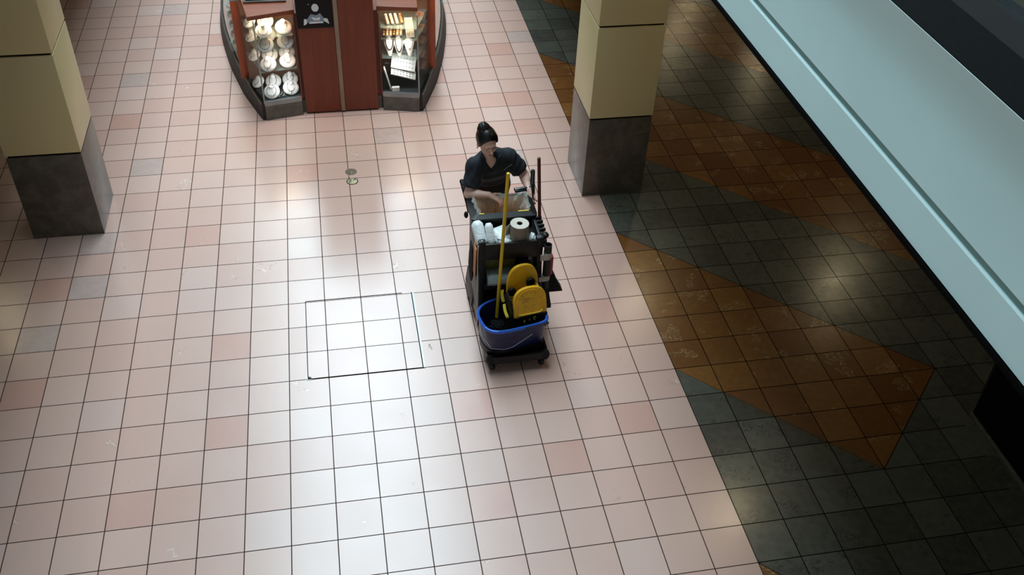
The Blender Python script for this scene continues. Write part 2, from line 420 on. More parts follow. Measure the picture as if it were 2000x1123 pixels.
# floor access panel
t = thing('floor_access_panel', 'square tiled access hatch with metal edging set in the pink floor', 'access panel', (2*T, 2.5*T, 0))
xa, xb, ya, yb = .47*T, 3.49*T, 1.0*T, 4.04*T
m = MB(); m.b2(xb-.013, xb, ya, yb, 0, .003); m.build('edge_strip', M['alu'], t)
m = MB(); m.b2(xb-.021, xb-.013, ya, yb, 0, .002); m.build('edge_gap', M['reveal'], t)
m = MB(); m.b2(xa-.002, xb, ya-.007, ya+.004, 0, .0025); m.build('edge_gap', M['reveal'], t)
m = MB(); m.b2(xa, xb-.1, yb-.003, yb+.004, 0, .002); m.build('edge_gap', M['reveal'], t)
m = MB(); m.b2(xa-.003, xa+.003, ya, yb, 0, .0025); m.build('edge_gap', M['reveal'], t)
m = MB(); m.b2(xa-.009, xa-.003, ya-.012, ya+.05, 0, .003); m.b2(xa-.009, xa+.03, ya-.012, ya-.007, 0, .003); m.build('edge_strip', M['alu'], t)
m = MB(); m.prism([(xa+.002, ya+.003), (xa+.03, ya+.003), (xa+.022, ya+.02), (xa+.002, ya+.028)], 0, .0028); m.build('lifting_notch', M['tyre'], t)
# drains
x, y = .636, 3.165
t = thing('floor_drain', 'dull bronze round floor cap, the farther of the pair by the drain line', 'floor drain', (x, y, 0))
m = MB(); m.lathe([(.058, 0), (.058, .003), (.05, .005), (.046, .003)], (x, y, 0)); m.build('rim', M['bronze'], t)
m = MB(); m.lathe([(.045, .001), (.045, .0045), (.012, .006), (.001, .006)], (x, y, 0)); m.build('cap', M['bronze'], t)
m = MB(); m.cone((x+.005, y-.02, .005), (x+.005, y-.02, .009), .007); m.build('screw', M['brass'], t)
x, y = .64, 2.995
t = thing('floor_drain', 'bright brass round floor drain with dark ring, nearer of the pair', 'floor drain', (x, y, 0))
m = MB(); m.rings([[(x+r*math.cos(2*PI*j/32), y+r*math.sin(2*PI*j/32), z) for j in range(32)] for r, z in ((.058, 0), (.058, .003), (.051, .003), (.051, 0))], False, False); m.build('rim', M['reveal'], t)
m = MB(); m.lathe([(.05, .0005), (.05, .003), (.012, .005), (.001, .005)], (x, y, 0)); m.build('grate', M['brass'], t)
for a in (2.2, 2.9, 3.7, .8):
    m = MB(); m.box((x+.03*math.cos(a), y+.03*math.sin(a), .0045), (.03, .008, .0016), (0, 0, a)); m.build('slot', M['reveal'], t)
# curled dry leaf
m = MB(); m.rings([[(1.115+.03*i/5, .55+.02*math.sin(i*1.1)-.02+w, .002+.012*math.sin(i/5*PI)+abs(w)*.5) for w in (-.006*math.sin((i+.6)/6*PI), 0, .006*math.sin((i+.6)/6*PI))] for i in range(6)], False, False, False)
o = m.build('leaf', M['bronze'], origin=(1.12, .55, 0)); tag(o, 'tiny curled dry leaf lying just right of the floor hatch', 'leaf')
# ------------------------------------------------------------------ jewellery kiosk
KX = .627
TAB = [(4.28, .86), (4.5, .93), (4.9, 1.045), (5.5, 1.20), (6.1, 1.31), (6.6, 1.37), (7.1, 1.39)]
def koff(y):
    if y > 7.1: y = 14.2-y
    for (a, p), (b, q) in zip(TAB, TAB[1:]):
        if y <= b:
            return p+(q-p)*(y-a)/(b-a)
    return 1.39
def smooth_off(y): return (koff(y-.15 if y > 4.45 else y)+koff(y)*2+koff(min(y+.15, 9.9)))/4 if 4.45 < y < 9.7 else koff(y)
ys = [4.28+i*(9.92-4.28)/36 for i in range(37)]
def outline(d=0, front=True):
    left = [(KX-smooth_off(y)-d*min(1, (y-4.2)*1.5), y) for y in ys]
    right = [(KX+smooth_off(y)+d*min(1, (y-4.2)*1.5), y) for y in ys]
    fr = [(1.455, 4.275), (1.05, 4.40), (1.05, 4.50), (.20, 4.50), (.20, 4.41), (-.205, 4.28)] if front else []
    return left + [(x, y) for x, y in reversed(right)] + fr
K = thing('jewelry_kiosk', 'boat-shaped cherry wood jewelry kiosk with lit glass cases and tall front tower', 'kiosk', (KX, 7.1, 0))
m = MB(); m.prism(outline(.05), 0.0, .19, outline(0)); m.build('curved_skirt', M['skirt'], K, smooth=25)
for s in (-1, 1):
    m = MB(); m.tube([(KX+s*(smooth_off(y)+.006), y, .2) for y in ys], .009, 8); m.build('skirt_rim', M['rim'], K)
def wallseg(m, p, q, z0, z1, th, inward=(0, 1)):
    p = Vector(p); q = Vector(q); d = (q-p).normalized(); n = Vector((-d.y, d.x)) * th
    m.prism([tuple(p), tuple(q), tuple(q+n), tuple(p+n)], z0, z1)
FL, FI = (-.2, 4.27), (.19, 4.345)          # left case front, outer and inner corner
RI, RO = (1.062, 4.345), (1.452, 4.262)
for a, b in ((FL, FI), (RI, RO)):
    m = MB(); wallseg(m, a, b, 0, .17, .03); m.build('stone_plinth', M['kstone'], K)
m = MB(); m.b2(.19, .25, 4.40, 4.43, 0, .15); m.build('recessed_plinth', M['kstone'], K)
m = MB(); m.b2(1.0, 1.06, 4.40, 4.43, 0, .15); m.build('recessed_plinth', M['kstone'], K)
# tower
m = MB(); m.b2(.228, 1.01, 4.375, 4.75, .02, 2.35); m.build('tower_carcass', M['wood'], K)
m = MB(); m.b2(.228, .600, 4.355, 4.374, .02, 2.35, bevel=.002); m.build('tower_panel', M['wood'], K)
m = MB(); m.b2(.650, 1.01, 4.355, 4.374, .02, 2.35, bevel=.002); m.build('tower_panel', M['wood'], K)
for x0, x1 in ((.192, .227), (1.011, 1.06)):
    m = MB(); m.b2(x0, x1, 4.42, 4.80, .15, 1.14); m.build('filler_strip', M['wood'], K)
m = MB(); m.b2(.603, .647, 4.345, 4.374, .02, 2.35, bevel=.002); m.build('metal_strip', M['strip'], K)
po = MB(); po.b2(.232, .598, 4.345, 4.3545, 1.005, 1.62); P = po.build('framed_poster', M['blackgloss'], K)
def flat(poly, y0, y1, name, mat, par):
    m = MB(); n = len(poly)
    m.rings([[(x, y0, z) for x, z in poly], [(x, y1, z) for x, z in poly]]); return m.build(name, mat, par, smooth=0)
cx, cz = .425, 1.06
flat([(cx+.036*math.cos(a*PI/12), cz+.165+.042*math.sin(a*PI/12)) for a in range(24)], 4.3435, 4.3448, 'printed_disc', M['photo_white'], P)
flat([(cx-.075, cz), (cx+.065, cz), (cx+.082, cz+.045), (cx+.045, cz+.105), (cx-.0, cz+.085), (cx-.05, cz+.10), (cx-.095, cz+.04)], 4.3438, 4.3449, 'printed_collar', M['photo_grey'], P)
flat([(cx-.075, cz-.004), (cx+.07, cz-.002), (cx+.07, cz+.014), (cx-.06, cz+.016)], 4.3432, 4.3442, 'printed_collar_edge', M['photo_white'], P)
flat([(cx-.03, cz+.035), (cx+.03, cz+.03), (cx+.045, cz+.06), (cx-.002, cz+.052), (cx-.045, cz+.068)], 4.3432, 4.3442, 'printed_collar_edge', M['photo_white'], P)
flat([(cx-.13, cz-.02), (cx-.105, cz-.012), (cx-.088, cz+.012), (cx-.10, cz+.05), (cx-.122, cz+.045)], 4.3432, 4.3442, 'printed_collar_edge', M['photo_white'], P)
flat([(cx+.13, cz-.015), (cx+.075, cz+.02), (cx+.08, cz+.05), (cx+.115, cz+.045)], 4.3432, 4.3442, 'printed_collar_edge', M['photo_white'], P)
flat([(cx-.07, 1.262), (cx-.058, 1.262), (cx-.058, 1.268), (cx-.07, 1.268)], 4.3432, 4.3442, 'printed_dash', M['photo_white'], P)
# posts, ledges and glass cases
def side_case(s):
    X = lambda off: KX+s*off
    nm = 'left' if s < 0 else 'right'
    a, b = (FL, FI) if s < 0 else (RO, RI)
    m = MB(); m.b2(min(X(1.0), X(1.085)), max(X(1.0), X(1.085)), 4.88, 4.97, .19, 1.09 if s < 0 else 1.3, bevel=.002); m.build('corner_post', M['wood_post'], K)
    # floor of case
    ax, ay = a; bx, by = b
    depth_in = [(ax+s*-.0, ay+.03), (bx, by+.03), (bx, 4.78), (X(1.0), 4.86), (X(.975), 4.72)]
    m = MB(); m.prism(depth_in, .19, .225); m.build('case_floor', M['velvet'], K)
    m = MB(); wallseg(m, (a if s < 0 else b), (b if s < 0 else a), .17, .222, .03); m.build('case_sill', M['alu'], K)
    g = MB(); wallseg(g, (a if s < 0 else b), (b if s < 0 else a), .222, 1.138, .006); g.build('front_glass', M['glass'], K)
    g = MB(); wallseg(g, (ax, ay+.006), (X(1.03), 4.88), .2, 1.138, .006); g.build('side_glass', M['glass'], K)
    m = MB(); m.b2(ax-.007, ax+.007, ay-.001, ay+.014, .2, 1.138); m.build('glass_corner_strip', M['alu'], K)
    m = MB(); m.b2(min(bx, bx-s*.012), max(bx, bx-s*.012), by, 4.8, .19, 1.138); m.build('inner_side_panel', M['wood'], K)
    m = MB(); m.b2(min(bx, X(.99)), max(bx, X(.99)), 4.80, 4.83, .19, 1.138); m.build('case_back', M['wood_in'], K)
    for z in ((.545, .765, .925) if s < 0 else (.61, .83, .955)):
        m = MB(); m.prism([(ax+s*-.012, ay+.035), (bx+s*.014, by+.03), (bx+s*.014, 4.78), (X(.985), 4.78)], z, z+.006); m.build('glass_shelf', M['shelfglass'], K)
    # ledge
    zl = 1.14
    if s < 0: poly = [(-.255, 4.285), (.212, 4.41), (.175, 4.95), (-.36, 4.88)]
    else: poly = [(1.045, 4.41), (1.465, 4.335), (1.50, 4.86), (1.08, 4.95)]
    m = MB(); m.prism(poly, zl, zl+.045); m.build('counter_ledge', M['wood_top'], K, bevel=.003)
    # rear run of the case behind the post
    g = MB()
    yy = [4.97+i*.2 for i in range(11)]
    g.rings([[(X(smooth_off(y)-.03-off), y, z) for y in yy] for off, z in ((0, .2), (0, 1.05))], False, False, False)
    g.build('side_glass', M['glass'], K, solid=.006)
    m = MB(); m.prism([(X(smooth_off(y)-.02), y) for y in yy]+[(X(.85), yy[-1]), (X(.85), 4.97)], .19, .215); m.build('case_floor', M['reflect_lining'], K)
    m = MB(); m.b2(min(X(.84), X(.86)), max(X(.84), X(.86)), 4.97, 7.0, .2, 1.02); m.build('case_back', M['reflect_lining'], K)
    L = bpy.data.lights.new('case_lamp', 'AREA'); L.shape = 'RECTANGLE'; L.size = .30; L.size_y = .05; L.energy = 3.2; L.color = (1, .78, .50)
    o = bpy.data.objects.new('case_lamp', L); C.objects.link(o); o.parent = K
    o.location = Vector(((ax+bx)/2+s*.06, 4.40, 1.125))-worldloc(K); o.rotation_euler = (.15, 0, 0)
    for zz, e, c in ((.74 if s < 0 else .80, .8, (1, .92, .82)), (.52 if s < 0 else .58, 1.1 if s < 0 else .7, (.86, .95, 1))):  # added fill lights in place of daylight on the lower shelves, no fixtures
        L2 = L.copy(); L2.energy = e; L2.color = c; L2.size_y = .03
        o2 = bpy.data.objects.new('added_shelf_fill', L2); C.objects.link(o2); o2.parent = K
        o2.location = Vector(((ax+bx)/2, 4.345, zz))-worldloc(K); o2.rotation_euler = (.45, 0, 0)
side_case(-1); side_case(1)
# things on the ledges
t = thing('cash_display', 'black flat screen with grey frame lying on the left kiosk ledge', 'screen', (-.08, 4.78, 1.185))
m = MB(); m.b2(-.30, .135, 4.60, 4.9, 1.186, 1.205, bevel=.004); m.build('frame', M['kstone'], t)
m = MB(); m.b2(-.275, .115, 4.625, 4.88, 1.205, 1.23, bevel=.01); m.build('screen', M['blackgloss'], t)
t = thing('cash_register', 'black low box at the back of the right kiosk ledge', 'cash register', (1.28, 4.75, 1.185))
m = MB(); m.b2(1.10, 1.47, 4.60, 4.86, 1.186, 1.21, bevel=.004); m.build('base', M['kstone'], t)
m = MB(); m.b2(1.12, 1.455, 4.62, 4.85, 1.21, 1.24, bevel=.008); m.build('lid', M['blackgloss'], t)
m = MB(); m.b2(-.455, -.372, 4.885, 4.97, 1.09, 1.15, bevel=.006); o = m.build('gift_box', M['screenblue'], origin=(-.41, 4.93, 1.09)); tag(o, 'pale blue small box on the wooden post left of the kiosk ledge', 'box')
# ---- necklace busts
def bust(x, y, z, label, style=0, yaw=0, sc=1.0, group='round necklace busts'):
    t = thing('necklace_bust', label, 'jewelry display', (x, y, z), group)
    q = Matrix.Translation((x, y, z)) @ Matrix.Rotation(yaw, 4, 'Z') @ Matrix.Scale(sc*1.12, 4)
    tilt = Matrix.Translation((0, 0, .05)) @ Matrix.Rotation(math.radians(36), 4, 'X')
    m = MB()
    n = 30; R = []
    for r, h in ((.066, -.008), (.074, -.006), (.076, 0), (.073, .006), (.06, .013), (.046, .021)):
        R.append([(r*math.cos(2*PI*j/n), r*math.sin(2*PI*j/n), h) for j in range(n)])
    for r, h, oy in ((.034, .027, .012), (.026, .036, .022), (.022, .046, .030), (.022, .053, .034), (.018, .057, .035)):
        R.append([(r*math.cos(2*PI*j/n), oy+r*math.sin(2*PI*j/n), h) for j in range(n)])
    m.rings(R); m.xf(q@tilt); m.build('body', M['white'], t, smooth=50)
    m = MB(); m.prism([(-.02, -.02), (.02, -.02), (.02, .045), (-.02, .045)], 0, .05, [(-.015, .0), (.015, .0), (.015, .04), (-.015, .04)]); m.xf(q); m.build('stand', M['white'], t)
    m = MB(); pts = []
    for j in range(26):
        a = 2*PI*j/26; rx = (.034, .045, .03)[style % 3]; ry = (.045, .05, .032)[style % 3]
        yy = .012-ry*.35+ry*math.sin(a)*1.0; xx = rx*math.cos(a)
        rad = math.hypot(xx, yy)
        h = .032 if rad < .03 else .034-(rad-.03)*.55
        if yy > .015: h += (yy-.015)*1.4
        pts.append((xx, yy, h))
    m.tube(pts, .0022, 6, True)
    if style % 3 == 0:
        m.tube([(0, -.038, .024), (.001, -.06, .012)], .0022, 6); m.ball((.001, -.062, .013), .005, 8)
    if style % 3 == 1:
        for k in range(-2, 3): m.tube([(k*.012, -.042+abs(k)*.006, .022), (k*.011, -.058+abs(k)*.008, .013)], .002, 6)
    m.xf(q@tilt); m.build('necklace', M['silver'] if style != 4 else M['gold'], t)
    return t
rows = [(.925, 'top'), (.765, 'second'), (.545, 'third'), (.225, 'bottom')]
for i, (z, nm) in enumerate(rows):
    zz = z+.006
    lab = {0: ('warmly lit round necklace bust, glowing brightest, top of left case', 'tan-tinted round bust with raised collar on top right of left case'),
           1: ('round white bust with fine many-strand chain, second shelf of left case', 'round white bust with long Y-shaped necklace, second shelf of left case'),
           2: ('round bust with small curled pendant, third shelf of left case', 'round bust with short plain necklace ring, third shelf of left case'),
           3: ('white bust with fringed necklace at the bottom left of left case', 'white bust with long pendant at the bottom right of left case')}[i]
    bust(-.115, 4.38+.0*i, zz, lab[0], (1, 1, 0, 1)[i], -.15, 1.0)
    bust(.085, 4.44, zz, lab[1], (2, 0, 2, 0)[i], .05, 1.0)
    bust(-.10, 4.60, zz, 'shaded round bust in the back row of the left case, %s shelf, left' % nm, 0, -.1, 1.0, 'back row busts')
    if i != 0: bust(.08, 4.63, zz, 'shaded round bust in the back row of the left case, %s shelf, right' % nm, 2, 0, 1.0, 'back row busts')
    bust(-.262, 4.62, zz, 'round bust behind the side glass of the left case, %s shelf' % nm, 0, -.9, .85, 'side busts')
for k, z in enumerate((.30, .42, .54, .66, .78)):  # solid busts added for the bust reflections in the rear side glass
    nm = ('lowest', 'second lowest', 'middle', 'second highest', 'highest')[k]
    m = MB(); m.prism([(-.56, 5.35), (-.44, 5.35), (-.44, 5.6), (-.60, 5.6)], z-.008, z-.002); m.build('glass_shelf', M['shelfglass'], K)
    bust(-.50, 5.46, z, 'small bust added as a glass reflection far left behind the wooden post, %s of the column' % nm, 2, -.8, .8, 'busts added as reflections')
t = thing('loose_chains', 'little heap of loose silver chains between the two bottom busts', 'jewelry', (-.01, 4.42, .232))
for k in range(4):
    m = MB(); m.tube([(-.045+k*.018+j*.006, 4.35+j*.02, .236+.012*math.sin(j*1.3+k)) for j in range(6)], .0028, 6); m.build('chain', M['steel'] if k % 2 else M['white'], t)
# ---- right case
def tall_bust(x, y, z, label, mat, beads, rx, drop):
    t = thing('tall_necklace_bust', label, 'jewelry display', (x, y, z), 'tall busts in the right case')
    q = Matrix.Translation((x, y, z)) @ Matrix.Rotation(-.42, 4, 'X') @ Matrix.Diagonal((1.12, 1.1, 1.02, 1))
    m = MB(); R = []
    for w, d, h, oy in ((.016, .012, 0, 0), (.022, .014, .03, 0), (.034, .017, .08, 0), (.048, .02, .13, .004), (.052, .02, .155, .008), (.040, .02, .172, .012), (.022, .018, .182, .016), (.018, .017, .205, .018), (.021, .019, .212, .018), (.018, .016, .216, .018)):
        R.append([(w*math.cos(2*PI*j/24), oy+d*math.sin(2*PI*j/24), h) for j in range(24)])
    m.rings(R); m.xf(q); m.build('body', M['white'], t, smooth=60)
    m = MB(); n = 30
    for j in range(n+1):
        a = PI*j/n; p = (rx*math.cos(a), -.021-.0*j, .165-drop*math.sin(a))
        if beads > .004: m.ball(p, beads, 8)
    if beads <= .004: m.tube([(rx*math.cos(PI*j/n), -.021, .165-drop*math.sin(PI*j/n)) for j in range(n+1)], beads, 6); m.ball((0, -.022, .16-drop), .006, 8)
    m.xf(q); m.build('necklace', mat, t)
tall_bust(1.165, 4.41, .616, 'tall white bust with black choker and lilac beads, left of three', M['pearl'], .0065, .036, .10)
tall_bust(1.265, 4.40, .616, 'tall white bust with long dark bead loop, middle of three', M['pearl'], .0055, .032, .12)
tall_bust(1.375, 4.385, .616, 'tall white bust with fine pale chain, right of three', M['silver'], .002, .03, .09)
def roll(x, y, z, label, n, mat, rot):
    t = thing('bracelet_roll', label, 'jewelry display', (x, y, z), 'bracelet rolls in the right case')
    d = Vector((math.sin(rot)*.5, .86, .5)).normalized(); p = Vector((x, y, z+.018))
    m = MB(); m.cone(p, p+d*.12, .014, .014, 14); m.build('roll', M['white'] if mat != 'gold' else M['wood_in'], t)
    m = MB()
    for k in range(n):
        c = p+d*(.012+.1*k/n); m.cone(c-d*.0035, c+d*.0035, .0175, .0175, 14)
    m.build('bangles', M['gold'] if mat != 'silver' else M['steel'], t)
names = ['leftmost', 'second', 'third', 'fourth', 'fifth', 'sixth']
for k in range(6):
    roll(1.105+k*.036, 4.40, .836, 'gold bracelet roll on the second shelf of the right case, %s from left' % names[k], 3+k % 3, 'gold' if k in (0, 3) else 'x', .3)
for k in range(4):
    roll(1.16+k*.05, 4.42, .961, 'bright gold bangle roll on the top shelf of the right case, %s from left' % names[k], 5, 'gold' if k == 3 else 'x', -.3)
t = thing('ring_pad_stack', 'fan of cream ring pads leaning at the right side of the right case', 'jewelry display', (1.38, 4.42, .836))
for k in range(6):
    m = MB(); m.box((1.385, 4.38+k*.035, .875+k*.012), (.085, .006, .075), (-.6, 0, .0)); m.build('pad', M['white'], t)
    m = MB()
    for j in range(4): m.box((1.357+j*.019, 4.372+k*.035, .885+k*.012), (.006, .006, .05), (-.6, 0, 0))
    m.build('rings', M['gold'], t)
def tray(c, size, rot, label, name='ring_tray'):
    t = thing(name, label, 'jewelry tray', c, 'white ring trays')
    q = Matrix.Translation(c) @ Euler(rot).to_matrix().to_4x4()
    m = MB(); m.box((0, 0, 0), size, bevel=.003); m.xf(q); m.build('tray_base', M['white'], t)
    m = MB()
    for a in range(7):
        for b in range(3): m.box(((a-3)*size[0]/8, (b-1)*size[1]/3.6, size[2]/2+.003), (.014, .005, .008))
    m.xf(q); m.build('ring_rows', M['silver'], t)
tray((1.31, 4.47, .50), (.27, .16, .018), (.85, .30, .05), 'white ring tray with grid of rings, upper of two tilted in right case')
tray((1.30, 4.42, .40), (.28, .10, .02), (.6, .34, .05), 'white ring tray below the gridded one, tilted in right case')
tray((1.35, 4.58, .54), (.22, .14, .015), (.8, .25, .05), 'beige-lit ring tray farthest back at the bottom of right case')
m = MB(); m.box((1.125, 4.40, .36), (.014, .07, .26), (0, -.24, 0), bevel=.002); o = m.build('white_panel', M['white'], origin=(1.125, 4.40, .23)); tag(o, 'narrow white board leaning at the left of the right case bottom', 'panel')
t = thing('price_box', 'small white block at the front of the right case floor', 'box', (1.205, 4.35, .225))
m = MB(); m.b2(1.165, 1.245, 4.335, 4.37, .226, .275, bevel=.003); m.build('block', M['white'], t)
m = MB(); m.b2(1.212, 1.218, 4.333, 4.336, .258, .264); m.b2(1.225, 1.231, 4.333, 4.336, .255, .262); m.build('print', M['silver'], t)
for k, z in enumerate((.36, .50, .66, .80, .94)):
    t = thing('earring_card', 'small brown earring card by the side glass of right case, %s' % ('lowest', 'second lowest', 'middle', 'second highest', 'highest')[k], 'jewelry display', (1.52, 4.62, z), 'earring cards')
    m = MB(); m.box((1.515, 4.62, z+.03), (.10, .008, .08), (-.6, 0, -.7)); m.build('card', M['wood_in'], t)
    m = MB()
    for j in range(4): m.box((1.49+j*.018, 4.60+j*.013, z+.035), (.005, .007, .035), (-.6, 0, -.7))
    m.build('earrings', M['gold'], t)
    m = MB(); m.prism([(1.47, 4.58), (1.56, 4.58), (1.60, 4.74), (1.47, 4.74)], z-.012, z-.006); m.build('glass_shelf', M['shelfglass'], K)

# ------------------------------------------------------------------ janitor cart
CT = thing('janitor_cart', 'black plastic janitor cart pushed by the cleaner on the pink floor', 'cart', (1.79, .70, 0))
def rrect(x0, x1, y0, y1, r, n=5):
    pts = []
    for cx, cy, a0 in ((x1-r, y1-r, 0), (x0+r, y1-r, 90), (x0+r, y0+r, 180), (x1-r, y0+r, 270)):
        for i in range(n+1):
            a = math.radians(a0+90*i/n); pts.append((cx+r*math.cos(a), cy+r*math.sin(a)))
    return pts
m = MB(); m.prism(rrect(1.555, 2.02, .175, 1.24, .05), .085, .125); m.build('base_platform', M['blackpl2'], CT, bevel=.004)
m = MB()
outer = rrect(1.545, 2.03, .165, 1.25, .055); inner = rrect(1.565, 2.01, .185, 1.23, .045)
m.rings([[(x, y, z) for x, y in pl] for pl, z in ((outer, .10), (outer, .165), (inner, .165), (inner, .10), (outer, .10))], False, False)
m.build('platform_lip', M['blackpl'], CT)
for x, y in ((1.58, .20), (2.0, .20)):
    m = MB(); m.ball((x+(-.012 if x < 1.8 else .012), y-.008, .125), (.035, .035, .05), 12); m.build('corner_bumper', M['rubber'], CT)
def caster(x, y, r, yaw=0):
    m = MB(); m.box((x, y+.012, r+.028), (.045, .05, .03)); m.build('caster_fork', M['blackpl2'], CT)
    m = MB(); m.lathe([(.001, -.014), (r*.9, -.014), (r, -.009), (r, .009), (r*.9, .014), (.001, .014)], (x, y, r), 20, (math.cos(yaw), math.sin(yaw), 0)); m.build('caster_wheel', M['tyre'], CT)
caster(1.585, .215, .033, .5); caster(1.985, .215, .033, .3)
for x in (1.535, 2.045):
    m = MB(); m.lathe([(.001, -.018), (.07, -.018), (.095, -.014), (.1, -.006), (.1, .006), (.095, .014), (.07, .018), (.001, .018)], (x, 1.13, .1), 28, (1, 0, 0)); m.build('rear_wheel', M['tyre'], CT)
# body frame
XL, XR, YF, YB = 1.530, 2.035, .60, .92
for x in (XL+.024, XR-.024):
    m = MB(); m.box((x, YF+.02, .54), (.048, .04, .84), bevel=.008); m.build('front_post', M['blackpl'], CT)
    m = MB(); m.box((x, YF+.022, .968), (.056, .05, .03), bevel=.01); q = m.build('post_cap', M['blackpl'], CT)
    m = MB(); m.cone((x, YF+.015, .982), (x, YF+.015, .987), .006, .006, 10); m.build('screw', M['steel'], q)
for x in (XL+.008, XR-.008):
    m = MB(); m.box((x, (YF+YB)/2+.1, .52), (.014, YB-YF+.16, .80), bevel=.004); m.build('side_panel', M['blackpl'], CT)
m = MB(); m.b2(XL+.04, XR-.04, YB-.012, YB, .14, .93); m.build('back_panel', M['blackpl2'], CT)
m = MB(); m.b2(XL+.03, XR-.03, YF+.02, YB, .86, .875); m.build('tray_floor', M['blackpl2'], CT)
m = MB(); m.b2(XL+.045, XR-.045, YF, YF+.018, .80, .955, bevel=.005); m.build('tray_front', M['blackpl'], CT)
m = MB(); m.b2(XL+.03, XR-.03, YB-.02, YB+.0, .875, .965, bevel=.004); m.build('tray_back', M['blackpl'], CT)
for x in (XL+.012, XR-.012):
    m = MB(); m.b2(x-.012, x+.012, YF+.04, YB+.02, .86, .945, bevel=.004); m.build('tray_side', M['blackpl'], CT)
m = MB(); m.b2(XL+.02, XR-.02, YF+.01, YB-.012, .50, .52); m.build('middle_shelf', M['blackpl2'], CT)
m = MB(); m.b2(XL+.02, XR-.02, YF+.01, YB-.012, .20, .22); m.build('bottom_shelf', M['blackpl2'], CT)
m = MB(); m.b2(XL+.045, XR-.045, YF+.002, YF+.014, .50, .56, bevel=.003); m.build('shelf_lip', M['blackpl'], CT)
# bag hoop: wide sloping rim
bo = rrect(1.520, 2.05, .905, 1.225, .03); bi = rrect(1.572, 1.998, .955, 1.185, .02)
m = MB()
m.rings([[(x, y, z) for x, y in pl] for pl, z in ((bo, .925), (bo, .972), (bi, .992), (bi, .955), (bo, .925))], False, False)
m.build('bag_rim', M['blackpl'], CT, smooth=25)
ring = rrect(1.57, 2.0, .953, 1.187, .02)
bot = rrect(1.60, 1.97, .98, 1.16, .04)
m = MB(); m.rings([[(x, y, .975) for x, y in ring], [(x+random.uniform(-.008, .008), y+random.uniform(-.008, .008), .75) for x, y in ring], [(x, y, .45) for x, y in ring], [(x, y, .17) for x, y in bot]], False, True)
m.build('yellow_waste_bag', M['bagyellow'], CT, solid=.003)
for x0, x1 in ((1.585, 1.625), (1.90, 1.985)):
    m = MB(); m.b2(x0, x1, .948, .958, .985, .994); m.build('bag_flap', M['yellow2'], CT)
# handles
m = MB(); m.tube([(1.535, 1.12, .90), (1.530, 1.19, .935), (1.518, 1.28, .98), (1.506, 1.375, 1.025)], [.02, .02, .019, .018], 12); m.build('handle_arm', M['blackpl'], CT)
m = MB(); m.ball((1.506, 1.375, 1.025), .019, 12); m.build('handle_tip', M['blackpl'], CT)
m = MB(); m.tube([(2.045, 1.10, .90), (2.060, 1.17, .955), (2.078, 1.28, 1.03), (2.092, 1.35, 1.09)], [.02, .02, .019, .018], 12); m.build('handle_arm', M['blackpl'], CT)
m = MB(); m.ball((2.092, 1.35, 1.09), .019, 12); m.build('handle_tip', M['tyre'], CT)
m = MB(); m.box((2.058, 1.24, .98), (.014, .17, .12), (-.55, 0, 0), bevel=.004); m.build('handle_gusset', M['blackpl'], CT)
m = MB(); m.ball((1.508, 1.135, .86), (.018, .025, .03), 12); m.build('latch_knob', M['blackpl2'], CT)
# clip board on the right shoulder of the tray
m = MB(); m.b2(2.03, 2.062, .60, .90, .885, .955, bevel=.004)
cb = m.build('tool_clip_rail', M['blackpl'], CT)
for k in range(5):
    m = MB(); m.b2(2.03, 2.075, .665+k*.052, .683+k*.052, .95, .975, bevel=.002); m.build('clip_finger', M['blackpl2'], cb)
m = MB(); m.ball((2.055, .645, .97), (.03, .03, .022), 12); q = m.build('clamp', M['blackpl'], CT)
m = MB(); m.cone((2.052, .625, .985), (2.052, .62, .99), .006, .006, 8); m.build('screw', M['steel'], q)
# tube taped to the side
m = MB(); n = 24; R = []
for r, z in ((.030, .50), (.030, .93), (.0265, .93), (.0265, .52)):
    R.append([(2.068+r*math.cos(2*PI*j/n), .575+r*math.sin(2*PI*j/n), z) for j in range(n)])
m.rings(R, True, True); q = m.build('tool_tube', M['tyre'], CT)
for z0, z1 in ((.80, .86), (.585, .63)):
    m = MB(); m.prism([(2.068+.032*math.cos(a), .575+.032*math.sin(a)) for a in [2*PI*j/24 for j in range(24)]], z0, z1); m.b2(2.005, 2.068, .541, .546, z0, z1-.004); m.build('tape_band', M['tape'], q)
m = MB(); m.tube([(1.521, .592, .955), (1.520, .592, .4), (1.522, .585, .13)], .004, 8); m.build('wire_rod', M['steel'], CT)
m = MB(); m.box((1.528, 1.02, .20), (.012, .34, .16), (.0, .12, 0), bevel=.004); m.build('side_step', M['blackpl'], CT)

# hanging on the cart
t = thing('caution_board', 'narrow orange board hung on the left side of the cart below the white bags', 'sign', (1.508, .66, .62))
m = MB(); m.box((1.508, .665, .77), (.008, .10, .27), (0, .03, 0), bevel=.002); m.build('board', M['orange'], t)
m = MB(); m.box((1.516, .665, .77), (.006, .10, .26), (0, .03, 0)); m.build('backing', M['blackpl2'], t)
m = MB(); R = []
for z, w, d in ((.84, .05, .006), (.74, .075, .014), (.62, .08, .018), (.52, .05, .012), (.47, .02, .006)):
    R.append([(1.500+d*math.cos(2*PI*j/16)*(1+.3*math.sin(3*j)), .78+w*math.sin(2*PI*j/16), z) for j in range(16)])
m.rings(R); o = m.build('cloth', M['cloth'], origin=(1.5, .78, .47)); tag(o, 'black cloth hanging on the left side of the cart behind the orange board', 'cloth')
t = thing('hand_brush', 'hand brush with red handle and flared black bristles on the right side of cart', 'brush', (2.13, .62, .45))
m = MB(); m.b2(2.092, 2.120, .575, .625, .62, .80, bevel=.006); m.build('handle', M['red'], t)
